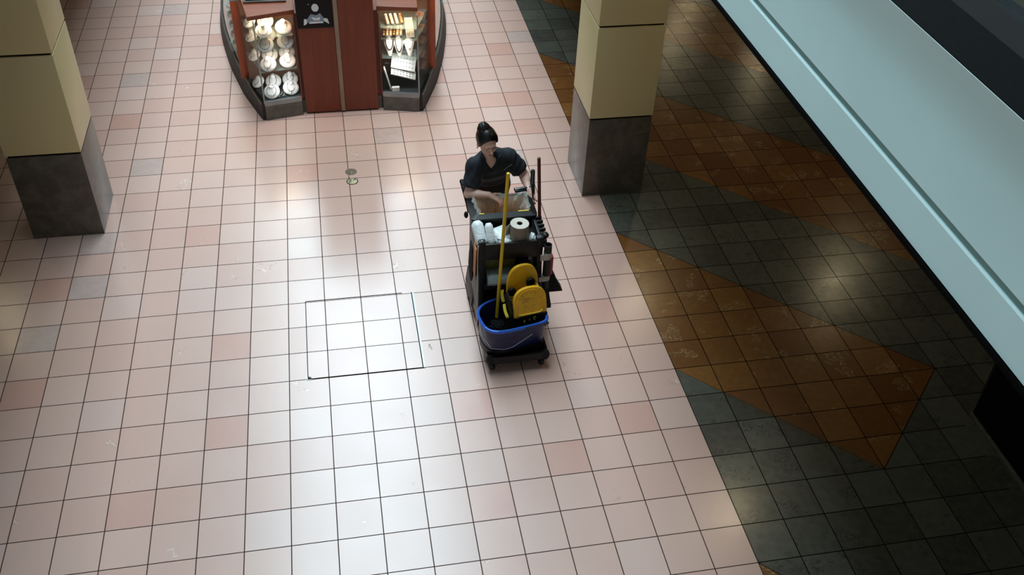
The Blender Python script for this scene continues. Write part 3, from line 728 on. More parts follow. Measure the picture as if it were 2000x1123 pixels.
m = MB(); m.rings([[(2.105+dx+sx*w, .60+sy*d, z) for sx, sy in ((-1, -1), (1, -1), (1, 1), (-1, 1))] for z, w, d, dx in ((.63, .028, .022, 0), (.54, .05, .03, .012), (.46, .075, .038, .03), (.452, .075, .038, .03))]); m.build('bristles', M['bristle'], t)
t = thing('dustpan', 'black dustpan hanging between the tube and the yellow wringer on right side', 'dustpan', (2.09, .56, .30))
m = MB(); m.rings([[(2.075+sx*w, .57+sy*d, z) for sx, sy in ((-1, -1), (1, -1), (1, 1), (-1, 1))] for z, w, d in ((.50, .018, .012), (.42, .03, .016), (.33, .045, .03), (.30, .045, .03))]); m.build('pan', M['blackpl2'], t)
t = thing('broom', 'dark red pole broom standing upright at the right side of the cart', 'broom', (2.07, .77, .0))
m = MB(); m.tube([(2.048, .985, 1.455), (2.064, .87, .85), (2.085, .74, .16)], [.0135, .0135, .013], 12); m.build('pole', M['redpole'], t)
m = MB(); m.ball((2.048, .985, 1.455), (.0138, .0138, .012), 10); m.build('pole_cap', M['bronze'], t)
m = MB(); m.rings([[(2.088+sx*w, .735+sy*d, z) for sx, sy in ((-1, -1), (1, -1), (1, 1), (-1, 1))] for z, w, d in ((.20, .018, .03), (.15, .024, .05), (.04, .034, .085), (.0, .036, .09))]); m.build('straw', M['brownbristle'], t)

# on the tray
t = thing('paper_towel_roll', 'kraft paper towel roll standing upright on the cart tray', 'paper roll', (1.86, .70, .876))
n = 40
def hollow(c, r0, r1, z0, z1, name, mat, par):
    m = MB(); m.rings([[(c[0]+r*math.cos(2*PI*j/n), c[1]+r*math.sin(2*PI*j/n), z) for j in range(n)] for r, z in ((r1, z0), (r1, z1), (r0, z1), (r0, z0), (r1, z0))], False, False); return m.build(name, mat, par, smooth=40)
hollow((1.86, .70), .022, .073, .876, 1.062, 'paper', M['kraft'], t)
hollow((1.86, .70), .024, .0725, 1.0615, 1.063, 'end_face', M['paperend'], t)
hollow((1.86, .70), .018, .0215, .878, 1.06, 'core', M['card'], t)
m = MB(); m.rings([[(1.86-.0735*math.cos(a)-e, .70-.0735*math.sin(a)+e*.6, z) for a, e in ((-.3, .0), (-.1, .008), (.15, .020), (.35, .032), (.5, .045))] for z in (.88, 1.05)], False, False, False); m.build('loose_end', M['kraft'], t, solid=.0012)
def bagroll(c, d, r, L, label, mat=M['whitebag']):
    c = Vector(c); d = Vector(d).normalized(); q = d.to_track_quat('Z', 'Y')
    m = MB(); R = []
    for i in range(9):
        tt = i/8; rr = r*(1-.5*abs(tt-.5)**6*30) if i not in (0, 8) else r*.55
        R.append([c+q@Vector((rr*math.cos(2*PI*j/18)*(1+.05*math.sin(j*2.3+i)), rr*math.sin(2*PI*j/18)*(1+.05*math.cos(j*1.7+i)), tt*L)) for j in range(18)])
    m.rings(R); o = m.build('bag_roll', mat, origin=tuple(c), smooth=70); tag(o, label, 'roll of bags'); return o
bagroll((1.565, .650, .905), (-.10, .62, .50), .047, .205, 'fat white roll of plastic bags at the left edge of the cart tray')
bagroll((1.640, .655, .905), (-.06, .45, .55), .032, .175, 'slim white roll of plastic bags beside the fat roll on the tray')
def crumple(c, s, label, seed, mat, name='crumpled_bag'):
    rnd = random.Random(seed); m = MB()
    bmesh.ops.create_icosphere(m.bm, subdivisions=3, radius=1)
    from mathutils import noise
    for v in m.bm.verts:
        p = v.co.copy(); k = 1+.28*noise.noise(p*1.7+Vector((seed, 0, 0)))+.16*noise.noise(p*4.5+Vector((0, seed, 0)))
        v.co = Vector((p.x*s[0], p.y*s[1], max(-.55, p.z)*s[2]))*k
    m.xf(Matrix.Translation(c)); o = m.build(name, mat, origin=tuple(c), smooth=22); tag(o, label, 'plastic bag'); return o
crumple((1.728, .74, .925), (.078, .095, .055), 'crumpled white plastic bag in the middle of the cart tray', 3, M['whitebag'])
crumple((1.742, .655, .914), (.056, .038, .045), 'small folded white bag at the tray front between bags and paper roll', 9, M['whitebag'])
crumple((1.965, .68, .92), (.025, .04, .05), 'scrap of white plastic right of the paper towel roll', 5, M['whitebag'])
# middle shelf
m = MB(); R = []
for i in range(6):
    x = 1.60+i*.055; R.append([(x, .64+.09*math.cos(a), .60+.055*math.sin(a)*(1+.15*math.sin(i*2+a*3))) for a in [2*PI*j/16 for j in range(16)]])
m.rings(R); o = m.build('folded_bags', M['grey_bag'], origin=(1.73, .64, .545)); tag(o, 'shiny grey folded plastic bags on the cart middle shelf', 'plastic bag')
m = MB(); m.b2(1.585, 1.84, .69, .80, .523, .765, bevel=.02); o = m.build('olive_carton', M['olivebag'], origin=(1.71, .74, .523)); tag(o, 'olive green packet standing behind the grey bags on the cart middle shelf', 'packet')
# clear liner of the waste bag, draped over the rim
m = MB(); R = []
def densify(pl):
    out = []
    for (a, b), n_ in zip(zip(pl, pl[1:]), (10, 19, 10)):
        for q in range(n_): out.append(tuple(Vector(a).lerp(Vector(b), q/n_)))
    return out+[pl[-1]]
def upath(k, drop, amp, seed):     # front left -> back -> front right, open at the front
    x0, x1, y0, y1 = 1.57-k, 2.0+k, .965, 1.187+k
    pl = densify([(x0, y0, 0), (x0, y1, 0), (x1, y1, 0), (x1, y0, 0)])
    out = []
    for j, (x, y, _) in enumerate(pl):
        w = math.sin(j*1.9+seed)*amp+math.sin(j*.83+seed*2)*amp
        dx, dy = x-1.785, y-1.07; l = math.hypot(dx, dy)
        fr = max(0, (1.08-y)/.12)
        out.append((x+dx/l*w, y+dy/l*w, drop-(.02 if fr and drop > .95 else 0)*fr+math.sin(j*1.3+seed)*amp*.9))
    return out
m.rings([upath(.012, .996, .005, 1), upath(0, 1.008, .006, 2), upath(-.012, .990, .006, 3), upath(-.03, .95, .009, 4), upath(-.045, .90, .012, 5), upath(-.05, .84, .014, 6)], False, False, False)
o = m.build('bin_liner', M['film'], origin=(1.785, 1.07, .55), smooth=30); tag(o, 'clear crinkled liner lining the open yellow waste bag of the cart', 'bin liner')
t = thing('handheld_radio', 'small black and silver device lying on the far right corner of the bag rim', 'device', (1.975, 1.20, .99))
m = MB(); m.box((1.965, 1.215, 1.012), (.10, .045, .022), (.1, 0, .1), bevel=.005); m.build('case', M['blackgloss'], t)
m = MB(); m.box((1.960, 1.218, 1.026), (.085, .018, .005), (.1, 0, .1), bevel=.001); m.build('silver_edge', M['alu'], t)

# ---- mop bucket
BC = Vector((1.757, .388, 0)); BR = math.radians(11)
B = thing('mop_bucket', 'blue plastic mop bucket standing at the front of the cart', 'bucket', (BC.x, BC.y, .127))
def bpt(x, y, z): 
    v = Matrix.Rotation(BR, 3, 'Z') @ Vector((x, y, 0)); return (BC.x+v.x, BC.y+v.y, z)
def bring(a, b, z, n=56, d=0):
    out = []
    for j in range(n):
        t = 2*PI*j/n; c, s = math.cos(t), math.sin(t)
        e = 2/((3.3 if s < 0 else 2.5) if c < 0 else 6.0)
        out.append(bpt(math.copysign(abs(c)**e, c)*(a+d), math.copysign(abs(s)**e, s)*(b+d), z))
    return out
m = MB()
m.rings([bring(.236, .168, .13), bring(.240, .172, .15), bring(.252, .186, .425), bring(.247, .181, .425), bring(.218, .152, .16)], True, True)
m.build('bucket_body', M['blue'], B, smooth=50)
m = MB(); m.rings([bring(.252, .186, .412), bring(.266, .200, .412), bring(.268, .202, .428), bring(.260, .194, .436), bring(.248, .182, .432), bring(.246, .180, .415)], False, False); m.build('rim', simple('lit_blue_rim', (44, 104, 210), .35, var=.05), B, smooth=60)  # lighter copy of the bucket blue for the lit rim
m = MB(); m.rings([bring(.243, .175, .132), bring(.246, .178, .205), bring(.2465, .1785, .205), bring(.244, .175, .132)], False, False); m.build('lower_band', M['blackpl'], B)
m = MB(); m.rings([[bpt(x, -.203+dy, z) for x, z in ((.04, .412), (.24, .405), (.24, .43), (.05, .43))] for dy in (0, .01)]); m.build('spout_lip', M['blue'], B)
m = MB()
pts = [bpt(-.262, -.02, .405), bpt(-.262, -.10, .33), bpt(-.235, -.19, .285), bpt(-.13, -.215, .262), bpt(-.06, -.215, .268), bpt(.10, -.218, .36)]
sp = []
for i in range(len(pts)-1):
    for k in range(5): sp.append(Vector(pts[i]).lerp(Vector(pts[i+1]), k/5))
m.tube(sp+[pts[-1]], .0028, 6); m.build('bail_wire', M['steel'], B)
m = MB(); m.rings([bring(.225, .160, .245)], True, False) if False else m.prism([p[:2] for p in bring(.222, .155, 0)], .225, .228); m.build('dirty_water', simple('dirty_water', (26, 24, 20), .08, var=.05), B)
# wringer
W = thing('mop_wringer', 'yellow plastic mop wringer with two rounded paddles clipped on the bucket', 'wringer', tuple(bpt(.12, 0, .42)))
def paddle(w, h, th, hole=False):
    pts = [(-w*.5, 0), (w*.5, 0)]
    for i in range(25):
        a = PI*i/24; e = .80
        pts.append((math.copysign(abs(math.cos(a))**e, math.cos(a))*w*.5*(1 if i else 1), h*.42+math.sin(a)**e*h*.58))
    return pts
def place(m, c, tilt, yaw): m.xf(Matrix.Translation(c) @ Matrix.Rotation(yaw, 4, 'Z') @ Matrix.Rotation(tilt, 4, 'X')); return m
def slab(pts, y0, y1):
    m = MB(); m.rings([[(x, y0, z) for x, z in pts], [(x, y1, z) for x, z in pts]]); return m
fc = bpt(.125, -.105, .452); yaw = BR-.02
ft = math.radians(-13)
m = slab(paddle(.276, .248, 0), 0, .03); place(m, fc, ft, yaw); fp = m.build('front_paddle', M['yellow'], W, bevel=.006, smooth=50)
ip = [(x*.76, .022+z*.83) for x, z in paddle(.276, .248, 0)]
m = MB(); R = []
for s, y in ((1.0, .0), (1.0, -.004), (.965, -.004), (.965, .0)):
    R.append([(x*s, y, .11+(z-.11)*s) for x, z in ip])
m.rings(R, False, False); place(m, fc, ft, yaw); m.build('raised_outline', M['yellow'], fp)
m = MB(); m.tube([(-.10, -.006, .026), (-.07, -.007, .020), (.075, -.007, .018), (.10, -.006, .034)], .005, 8); place(m, fc, ft, yaw); m.build('raised_bar', M['yellow2'], fp)
for x, z in ((-.105, .03), (.112, .04), (-.06, .185), (.045, .19), (-.045, .09), (.03, .09)):
    m = MB(); m.cone((x, -.003, z), (x, .002, z), .0042, .0042, 8); place(m, fc, ft, yaw); m.build('rivet', M['bronze'], fp)
random.seed(4)
for k in range(4):
    m = MB(); m.box((-.03+random.uniform(-.02, .03), -.0005, .125+k*.011), (random.uniform(.05, .09), .0012, .0022), (0, random.uniform(-.12, .12), 0)); place(m, fc, ft, yaw); m.build('scuff', M['bronze'], fp)
bc = bpt(.125, .065, .45)
m = slab(paddle(.262, .350, 0), 0, .028); place(m, bc, math.radians(-6), yaw); bp = m.build('back_paddle', M['yellow'], W, bevel=.006, smooth=50)
# dark gears and brackets between the paddles
for x in (-.082, .075):
    m = MB(); m.lathe([(.001, -.012), (.034, -.012), (.038, -.006), (.038, .006), (.034, .012), (.001, .012)], bpt(.10+x, .045, .60 if x < 0 else .66), 20, (math.sin(-yaw), math.cos(yaw), .0)); m.build('gear', M['blackpl2'], W)
for x in (-.03, .25):
    m = MB(); m.rings([[bpt(x+dx, y, z) for y, z in ((-.09, .44), (.08, .44), (.08, .56), (.03, .62), (-.05, .60), (-.09, .52))] for dx in (0, .01)]); m.build('side_bracket', M['blackpl2'], W)
def arcseg(a0, a1, nm):
    m = MB(); R = []
    for i in range(7):
        a = math.radians(a0+(a1-a0)*i/6)
        y = .03-.10*math.cos(a)*-1; 
        c = Vector(bpt(-.055, .0, .0)); R.append([Vector(bpt(-.048-.012*math.sin(i/6*PI)+ex, .06-i*0+.0+ey, 0)) for ex, ey in ()])
    return m
for (y0, z0, y1, z1) in ((.075, .60, .045, .515), (.025, .495, -.055, .43)):
    m = MB(); R = []
    for i in range(6):
        f = i/5; y = y0+(y1-y0)*f; z = z0+(z1-z0)*f; b = math.sin(f*PI)*.006
        R.append([bpt(x, y+o, z+o2) for x, o, o2 in ((-.060-b, 0, 0), (-.036-b, 0, 0), (-.036-b, .004, .014), (-.060-b, .004, .014))])
    m.rings(R); m.build('yellow_bracket', M['yellow2'], W, bevel=.002)
m = MB(); m.box(bpt(.238, .045, .56), (.012, .05, .10), (0, 0, BR), bevel=.004); m.build('yellow_bracket', M['yellow2'], W)
m = MB(); m.b2(-.125, .137, -.012, .016, -.075, .004); place(m, fc, 0, yaw); ap = m.build('wringer_apron', M['blackpl2'], W)
# small yellow markings moulded on the apron
for pts in ([(-.062, -.040), (-.056, -.020), (-.050, -.040)], ):
    for x0, x1, z0, z1 in ((-.064, -.046, -.040, -.036), (-.061, -.057, -.036, -.024), (-.055, -.049, -.030, -.026), (-.062, -.048, -.050, -.046),
                           (-.016, -.008, -.030, -.022), (-.014, -.009, -.044, -.036),
                           (.020, .024, -.036, -.014), (.020, .040, -.018, -.013), (.020, .036, -.036, -.032), (.026, .040, -.046, -.042)):
        m = MB(); m.b2(x0, x1, -.0145, -.0115, z0, z1); place(m, fc, 0, yaw); m.build('moulded_mark', M['yellow2'], ap)
# mop
t = thing('mop', 'yellow handled mop standing in the blue bucket, leaning over the cart', 'mop', (1.68, .45, .23))
a = Vector((1.668, .505, .285)); b = Vector((1.738, .622, 1.585))
d = (b-a).normalized()
m = MB(); m.cone(a, b, .0135, .0135, 14); m.build('handle', M['mophandle'], t)
m = MB(); m.ball(b, (.0136, .0136, .005), 10); m.build('handle_end', M['mophandle'], t)
m = MB(); m.cone(a-d*.07, a, .018, .015, 12); m.build('mop_clamp', M['blackpl2'], t)
m = MB(); bmesh.ops.create_icosphere(m.bm, subdivisions=3, radius=1)
for v in m.bm.verts: v.co = Vector((v.co.x*.06, v.co.y*.05, v.co.z*.03))*(1+.2*math.sin(v.co.x*14+v.co.y*9))
m.xf(Matrix.Translation((1.66, .47, .24))); m.build('mop_strands', M['cloth'], t)

# ------------------------------------------------------------------ the cleaner (signed-distance modelling, one continuous skin)
class SDF:
    def __init__(s, lo, hi, h):
        s.lo = np.array(lo, float); s.h = h
        s.n = np.ceil((np.array(hi)-s.lo)/h).astype(int)+1
        s.f = np.full(s.n, 1.0, np.float32)
    def grid(s, lo, hi):
        a = np.clip(np.floor((np.array(lo)-s.lo)/s.h).astype(int), 0, s.n); b = np.clip(np.ceil((np.array(hi)-s.lo)/s.h).astype(int)+1, 0, s.n)
        ax = [s.lo[i]+s.h*np.arange(a[i], b[i]) for i in range(3)]
        G = np.meshgrid(*ax, indexing='ij')
        return tuple(slice(a[i], b[i]) for i in range(3)), np.stack(G, -1)
    def blend(s, sl, d, k, op='u'):
        f = s.f[sl]
        if op == 'u':
            if k > 0:
                h = np.clip(.5+.5*(f-d)/k, 0, 1); r = f*(1-h)+d*h-k*h*(1-h)
            else: r = np.minimum(f, d)
        elif op == 's':
            h = np.clip(.5-.5*(f+d)/k, 0, 1); r = f*(1-h)-d*h+k*h*(1-h)
        s.f[sl] = r
    def cone(s, a, b, ra, rb, k=.02, flat=None):
        a = np.array(a, float); b = np.array(b, float); R = max(ra, rb)+k+.06
        sl, P = s.grid(np.minimum(a, b)-R, np.maximum(a, b)+R)
        if P.size == 0: return s
        ba = b-a; t = np.clip(((P-a)@ba)/(ba@ba), 0, 1)
        q = P-(a+t[..., None]*ba)
        if flat is not None:      # flatten across a unit direction by a factor
            dr, fa = flat; dr = np.array(dr)/np.linalg.norm(dr); q = q+(q@dr)[..., None]*dr*(fa-1)
        s.blend(sl, np.linalg.norm(q, axis=-1)-(ra+(rb-ra)*t), k); return s
    def ell(s, c, r, R=None, k=.02, op='u'):
        c = np.array(c, float); r = np.array(r, float); m = r.max()+k+.06
        sl, P = s.grid(c-m, c+m)
        if P.size == 0: return s
        q = P-c
        if R is not None: q = q@np.array(R)
        k0 = np.linalg.norm(q/r, axis=-1); k1 = np.linalg.norm(q/(r*r), axis=-1)+1e-9
        s.blend(sl, k0*(k0-1)/k1, k, op); return s
    def cut(s, p, n):     # remove the side the normal points to
        n = np.array(n, float); n /= np.linalg.norm(n)
        G = np.meshgrid(*[s.lo[i]+s.h*np.arange(s.n[i]) for i in range(3)], indexing='ij')
        d = sum((G[i]-p[i])*n[i] for i in range(3)); s.f = np.maximum(s.f, d.astype(np.float32)); return s
    def mesh(s, name):
        f = s.f; n = np.array(f.shape); ins = f < 0
        cs = [(i, j, k) for i in (0, 1) for j in (0, 1) for k in (0, 1)]
        c = np.stack([ins[i:n[0]-1+i, j:n[1]-1+j, k:n[2]-1+k] for i, j, k in cs]).sum(0)
        act = np.argwhere((c > 0) & (c < 8)); idx = -np.ones(n-1, int); idx[tuple(act.T)] = np.arange(len(act))
        acc = np.zeros((len(act), 3)); cnt = np.zeros(len(act))
        for a in cs:
            for ax in range(3):
                if a[ax]: continue
                b = list(a); b[ax] = 1
                fa = f[tuple((act+a).T)]; fb = f[tuple((act+b).T)]
                mk = (fa < 0) != (fb < 0); t = np.where(mk, fa/(fa-fb+1e-12), 0)
                p = np.tile(np.array(a, float), (len(act), 1)); p[:, ax] = t
                acc[mk] += p[mk]; cnt[mk] += 1
        V = (act+acc/cnt[:, None])*s.h+s.lo
        F = []
        for ax in range(3):
            u, w = [(1, 2), (2, 0), (0, 1)][ax]
            sl0 = [slice(1, n[i]-1) for i in range(3)]; sl0[ax] = slice(0, n[ax]-1); sl1 = list(sl0); sl1[ax] = slice(1, n[ax])
            A = ins[tuple(sl0)]; B = ins[tuple(sl1)]; off = np.ones(3, int); off[ax] = 0
            for flip, mk in ((False, A & ~B), (True, ~A & B)):
                e = np.argwhere(mk)+off
                if len(e) == 0: continue
                du = np.zeros(3, int); du[u] = 1; dw = np.zeros(3, int); dw[w] = 1
                q = [idx[tuple((e-x).T)] for x in (0*du, du, du+dw, dw)]
                q = np.stack(q if not flip else q[::-1], 1); F.append(q)
        F = np.concatenate(F); F = F[(F >= 0).all(1)]
        me = bpy.data.meshes.new(name); me.from_pydata(V.tolist(), [], F.tolist()); me.update()
        return me
def unit(v): v = np.array(v, float); return v/np.linalg.norm(v)
# joints (metres; she faces the camera, bent over the cart)
PEL = (1.775, 1.585, .87); WST = (1.765, 1.53, 1.00); CHS = (1.752, 1.43, 1.13); UCH = (1.748, 1.37, 1.215); NCK = (1.730, 1.325, 1.290)
HD = np.array((1.690, 1.277, 1.455))
SR = (1.605, 1.325, 1.20); SL = (1.890, 1.40, 1.218)
ER = (1.548, 1.235, .995); WR = (1.695, 1.150, 1.028); ER2 = ER
EL = (2.025, 1.385, 1.045); WL = (2.036, 1.215, 1.000)
HF = unit((.20, -.94, -.24)); HU = unit(np.array((-.13, .25, .95))-HF*np.dot(HF, (-.13, .25, .95))); HX = np.cross(HU, HF)   # HX: her left (image right)
HX = -np.cross(HF, HU)*-1
HX = np.cross(HU, HF); 
if HX[0] < 0: HX = -HX
def hp(x, f, u): return HD+HX*x+HF*f+HU*u
HR = np.stack([HX, HF, HU], 1)
def torso(s, g=0, k=.05):
    ax = (0, 1, .5)
    s.cone(PEL, WST, .150+g, .118+g, k, ((0, 1, .2), 1.35))
    s.cone(WST, CHS, .118+g, .128+g, k, ((0, 1, .5), 1.30))
    s.cone(CHS, UCH, .130+g, .115+g, k, ((0, 1, .6), 1.25))
    s.ell((1.700, 1.355, 1.115), (.062+g, .055+g, .055+g), None, .05); s.ell((1.818, 1.375, 1.125), (.062+g, .055+g, .055+g), None, .05)
    s.cone(UCH, SR, .075+g, .052+g, .05); s.cone(UCH, SL, .075+g, .052+g, .05)
def arms(s, g=0, sleeves=False):
    fR, fL = (.64, .62) if sleeves else (1, 1)
    e = lambda a, b, f: tuple(np.array(a)+(np.array(b)-np.array(a))*f)
    s.cone(SR, e(SR, ER, fR), .054+g, .054+g*1.2-(0 if sleeves else .013), .035)
    s.cone(SL, e(SL, EL, fL), .054+g, .052+g*1.6-(0 if sleeves else .012), .035)
    return e(SR, ER, fR), e(SL, EL, fL)
body = SDF((1.42, .98, -.01), (2.20, 1.90, 1.66), .005)
torso(body, -.012); arms(body)
body.cone(ER, WR, .041, .026, .02); body.cone(EL, WL, .038, .026, .02)
body.ell(tuple(np.array(ER)*.7+np.array(WR)*.3), (.042, .036, .036), None, .03)
body.ell(tuple(np.array(EL)*.7+np.array(WL)*.3), (.034, .042, .034), None, .03)
# legs, one foot a little behind the other
for hx, kx, ax_, ay, ty in ((1.70, 1.695, 1.69, 1.64, 1.50), (1.85, 1.86, 1.87, 1.78, 1.64)):
    kn = (kx, ay-.10, .46); an = (ax_, ay, .08)
    body.cone((hx, 1.59, .82), kn, .088, .056, .04); body.cone(kn, an, .055, .036, .03)
    body.ell((kx, ay-.03, .34), (.05, .055, .09), None, .04)
    body.cone((ax_, ay+.02, .045), (ax_, ty, .03), .036, .026, .03)
# neck and head
body.cone(NCK, tuple(hp(0, -.02, -.07)), .050, .046, .03)
body.ell(hp(0, -.012, .025), (.073, .092, .088), HR, .02)            # cranium
body.ell(hp(0, .028, -.035), (.056, .056, .074), HR, .03)             # face
body.ell(hp(0, .060, -.093), (.024, .020, .020), HR, .02)             # chin
for sx in (-1, 1):
    body.ell(hp(sx*.040, .058, -.040), (.020, .018, .018), HR, .02)   # cheeks
    body.ell(hp(sx*.030, .091, -.008), (.016, .014, .010), HR, .012, 's')   # eye sockets
    body.ell(hp(sx*.030, .070, -.009), (.013, .013, .012), HR, .004)   # lids
    body.ell(hp(sx*.074, -.006, -.018), (.008, .018, .030), HR, .008)  # ears
body.ell(hp(0, .082, .016), (.045, .010, .010), HR, .015)             # brow
body.cone(hp(0, .082, .002), hp(0, .107, -.033), .007, .011, .008)     # nose
for sx in (-1, 1): body.ell(hp(sx*.010, .094, -.037), (.008, .009, .007), HR, .006)
body.ell(hp(0, .084, -.064), (.020, .012, .010), HR, .01)
# her right hand reaching into the bag
def hand(s, W, fwd, nrm, side, curl, spread, scale=1.0, thumb=None, curls=None):
    fwd = unit(fwd); nrm = unit(nrm-np.dot(nrm, fwd)*fwd); sd = np.cross(fwd, nrm)*side     # sd points to the thumb side
    W = np.array(W); K = W+fwd*.078*scale
    s.cone(W, W+fwd*.03, .025, .027, .015, (nrm, 1.3))
    for o, r in ((-.027, .014), (-.009, .015), (.009, .015), (.026, .015)):
        s.cone(W+fwd*.02+sd*o*.6, K+sd*o, r*.98, r*.82, .012)
    Ls = [(.030, .019, .017), (.038, .024, .019), (.042, .026, .020), (.037, .023, .019)]
    for i, (o, L) in enumerate(zip((-.029, -.010, .010, .029), Ls)):
        p = K+sd*o; c = curl if curls is None else curls[i]; an = c*.35
        dirs = unit(fwd+sd*(o*spread*12))
        rad = .0082 if i else .0072
        for j, l in enumerate(L):
            d = dirs*math.cos(an)+nrm*math.sin(an); q = p+d*l*scale
            s.cone(p, q, rad-.0006*j, rad-.0006*(j+1), .003); p = q; an += c
    tb = W+fwd*.022+sd*.024; td = unit(fwd*.62+sd*.62+nrm*.35) if thumb is None else unit(thumb)
    p = tb
    for l, r in ((.036, .0125), (.028, .010), (.022, .0088)):
        q = p+td*l*scale; s.cone(p, q, r, r-.001, .006); p = q; td = unit(td+fwd*.25+nrm*.15)
hand(body, WR, (.86, -.25, -.42), (-.35, -.1, -1), 1, .42, .9, .95, thumb=(.9, .42, -.1), curls=(.55, .45, .4, .35))
hand(body, WL, (.10, -.80, -.50), (.35, -.45, -.8), -1, .75, .5, .92, thumb=(-.35, -.85, -.35), curls=(.8, .8, .75, .7))
PM = body.mesh('person')
person = link('person', PM, M['skin'], None, 180, (1.78, 1.66, 0))
tag(person, 'woman in dark polo shirt with black hair bun bending over the cart', 'person')
# polo shirt
sh = SDF((1.40, 1.00, .74), (2.20, 1.80, 1.40), .0055)
torso(sh, .008); eR, eL = arms(sh, .016, True)
sh.cone(NCK, tuple(np.array(NCK)+(-.01, -.012, .02)), .062, .056, .03)
for a, b, c in ((SR, ER, eR), (SL, EL, eL)):
    pass
# folds: shallow creases across belly and sleeves
X, Y, Z = np.meshgrid(*[sh.lo[i]+sh.h*np.arange(sh.n[i]) for i in range(3)], indexing='ij')
sh.f += (.0035*np.sin(Z*75+X*28+3*np.sin(X*16))*np.clip((1.22-Z)*5, 0, 1)+.0025*np.sin(Z*60-X*85)*(np.abs(X-1.76) > .15)).astype(np.float32)
del X, Y, Z
# sleeve ends and hem
def cut_local(s, p, n, ctr, rad):
    n = unit(n); sl, P = s.grid(np.array(ctr)-rad, np.array(ctr)+rad)
    d = (P-np.array(p))@n; s.f[sl] = np.maximum(s.f[sl], np.where(np.linalg.norm(P-np.array(ctr), axis=-1) < rad, d, -1))
dR = unit(np.array(ER)-SR); dL = unit(np.array(EL)-SL)
cut_local(sh, eR+dR*.028, dR, np.array(eR)+dR*.075, .085); cut_local(sh, eL+dL*.028, dL, np.array(eL)+dL*.075, .085)
sh.cut((1.77, 1.56, .80), (0, -.15, -1))
sh.ell(tuple(hp(0, .02, -.115)), (.050, .060, .055), HR, .01, 's')     # open neck

for c_, r_ in (((1.726, 1.275, 1.268), (.044, .055, .045)), ((1.728, 1.264, 1.240), (.031, .05, .036)), ((1.730, 1.258, 1.212), (.018, .045, .03))): sh.ell(c_, r_, None, .006, 's')
shirt = link('polo_shirt', sh.mesh('polo_shirt'), M['shirt'], person, 180)
from mathutils.bvhtree import BVHTree
sm = shirt.data; off = worldloc(shirt)
bv = BVHTree.FromPolygons([v.co+off for v in sm.vertices], [p.vertices[:] for p in sm.polygons])
row = []
for i in range(9):
    q = Vector((1.835+.075*i/8, 1.0, 1.150+.038*i/8)); hit = bv.ray_cast(q, Vector((0, 1, 0)))[0]
    row.append((hit or q)+Vector((0, -.002, 0)))
m = MB(); m.rings([[tuple(p) for p in row], [tuple(p+Vector((0, 0, .006))) for p in row]], False, False, False); m.build('chest_emblem', M['photo_grey'], shirt, solid=.001)
# open collar: two lapels folded along the neckline
def onshirt(x, z, lift=.004):
    hit = bv.ray_cast(Vector((x, .9, z)), Vector((0, 1, 0)))[0]
    return Vector((x, 1.30, z)) if hit is None else hit+Vector((0, -lift, lift*.5))
for sx, top in ((-1, (1.668, 1.300)), (1, (1.792, 1.306))):
    R0 = []; R1 = []
    for i in range(8):
        f = i/7; x = top[0]+(1.730-top[0])*f; z = top[1]+(1.192-top[1])*f
        w = .030*(1-f*.55); R0.append(onshirt(x, z, .007)); R1.append(onshirt(x+sx*w, z-.004, .004))
    m = MB(); m.rings([[tuple(p) for p in R0], [tuple((a+b)/2+Vector((0, -.004, .003))) for a, b in zip(R0, R1)], [tuple(p) for p in R1]], False, False, False)
    m.build('collar', M['shirt'], shirt, solid=.002)
# trousers and shoes
pt = SDF((1.48, 1.35, .05), (2.06, 1.98, 1.03), .007)
pt.cone(PEL, WST, .160, .120, .04, ((0, 1, .2), 1.3))
pt.ell((1.775, 1.64, .87), (.165, .12, .12), None, .05)
for hx, kx, ax_, ay, ty in ((1.70, 1.695, 1.69, 1.64, 1.50), (1.85, 1.86, 1.87, 1.78, 1.64)):
    kn = (kx, ay-.10, .46); pt.cone((hx, 1.59, .82), kn, .105, .074, .04); pt.cone(kn, (ax_, ay, .07), .073, .060, .03)
pt.cut((1.77, 1.5, 1.0), (0, -.35, 1)); pt.cut((1.77, 1.5, .075), (0, 0, -1))
link('trousers', pt.mesh('trousers'), M['pants'], person, 180)
for ax_, ay, ty in ((1.69, 1.64, 1.50), (1.87, 1.78, 1.64)):
    s = SDF((ax_-.08, ty-.10, -.01), (ax_+.08, ay+.12, .14), .005)
    s.cone((ax_, ay+.025, .045), (ax_, ty-.01, .032), .045, .036, .02).ell((ax_, ay, .08), (.045, .05, .05), None, .02).cut((0, 0, .002), (0, 0, -1))
    link('shoe', s.mesh('shoe'), M['shoe'], person, 180)
# hair: cap pulled back into a bun
hr = SDF(HD-.17, HD+.22, .004)
hr.ell(hp(0, -.016, .032), (.080, .098, .093), HR, .01)
hr.ell(hp(0, -.045, -.02), (.066, .070, .075), HR, .03)
for sx in (-1, 1): hr.ell(hp(sx*.060, .018, .018), (.022, .036, .052), HR, .02)
sl, P = hr.grid(HD-.17, HD+.22)
q = P-HD; lx = q@HX; lf = q@HF; lu = q@HU
hr.f[sl] = np.maximum(hr.f[sl], -np.maximum(.030-lf, lu-(.070-11*lx**2)))       # arched hairline keeps the face free
hr.f[sl] = np.maximum(hr.f[sl], -np.maximum(-.012-lf, lu-(-.012-0*lx)))
hr.f[sl] = np.maximum(hr.f[sl], -(lu+.085))
hair = link('hair', hr.mesh('hair'), M['hair'], person, 180)
bn = SDF(HD-.14, HD+.26, .004)
BN = hp(-.014, -.050, .116)
bn.ell(BN, (.038, .038, .036), HR, .01); bn.ell(hp(-.006, -.040, .088), (.052, .052, .038), HR, .045)
bn.f += (.0016*np.sin(np.arange(bn.n[0])[:, None, None]*.55+np.arange(bn.n[2])[None, None, :]*.45)).astype(np.float32)
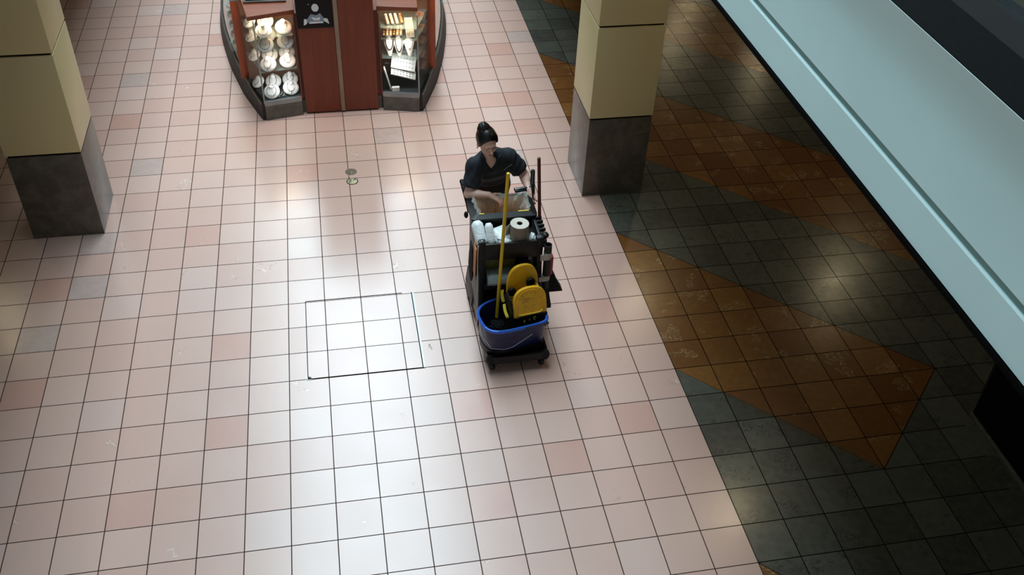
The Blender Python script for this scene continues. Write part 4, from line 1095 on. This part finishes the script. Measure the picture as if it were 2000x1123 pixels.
link('hair_bun', bn.mesh('hair_bun'), M['hair'], hair, 180)
# face details
for sx in (-1, 1):
    m = MB(); m.tube([tuple(hp(sx*(.014+.006*i), .0905-.0012*i*i*.7, .012+.004*math.sin(i/5*PI)-.001*i)) for i in range(6)], [.003, .004, .0042, .0036, .003, .0018], 6); m.build('eyebrow', M['hair'], person)
    m = MB(); m.ball(tuple(hp(sx*.030, .0785, -.012)), (.0095, .005, .0045), 12); m.build('eye', M['eye'], person)
m = MB(); m.tube([tuple(hp(x, .0955-abs(x)*.45, -.064+(.0 if x else .0008))) for x in (-.019, -.012, -.005, 0, .005, .012, .019)], [.0015, .0035, .0045, .004, .0045, .0035, .0015], 8); m.build('lips', M['lip'], person)
m = MB(); m.ball(tuple(hp(-.078, -.002, -.050)), .006, 10); m.build('earring', M['gold'], person)
# watch band on her left wrist, ring on the right hand
w0 = np.array(WL)+unit(np.array(EL)-WL)*.012; wd = unit(np.array(WL)-EL)
m = MB(); m.cone(tuple(w0-wd*.006), tuple(w0+wd*.006), .0295, .0290, 20); m.build('wrist_band', M['silver'], person)

# ------------------------------------------------------------------ light and camera
w = bpy.data.worlds.new('World'); SC.world = w; w.use_nodes = True
w.node_tree.nodes['Background'].inputs[0].default_value = (.62, .72, .75, 1); w.node_tree.nodes['Background'].inputs[1].default_value = .33
L = bpy.data.lights.new('skylight', 'AREA'); L.shape = 'RECTANGLE'; L.size = 3.5; L.size_y = 21; L.energy = 2850; L.color = (.74, .93, 1.04)
o = bpy.data.objects.new('skylight', L); C.objects.link(o); o.location = (.61, 10.5, 12.0)
cam = bpy.data.cameras.new('camera'); co = bpy.data.objects.new('camera', cam); C.objects.link(co)
cam.sensor_width = 36; cam.lens = 1893.85/2000*36; cam.clip_end = 200
co.location = (.55682, -5.16134, 5.53823); co.rotation_euler = (.863188, -.0373241, -.1810411)
SC.camera = co
vs = SC.view_settings; vs.view_transform = 'Standard'; vs.look = 'None'; vs.gamma = 1; vs.use_curve_mapping = False; vs.exposure = 0.0
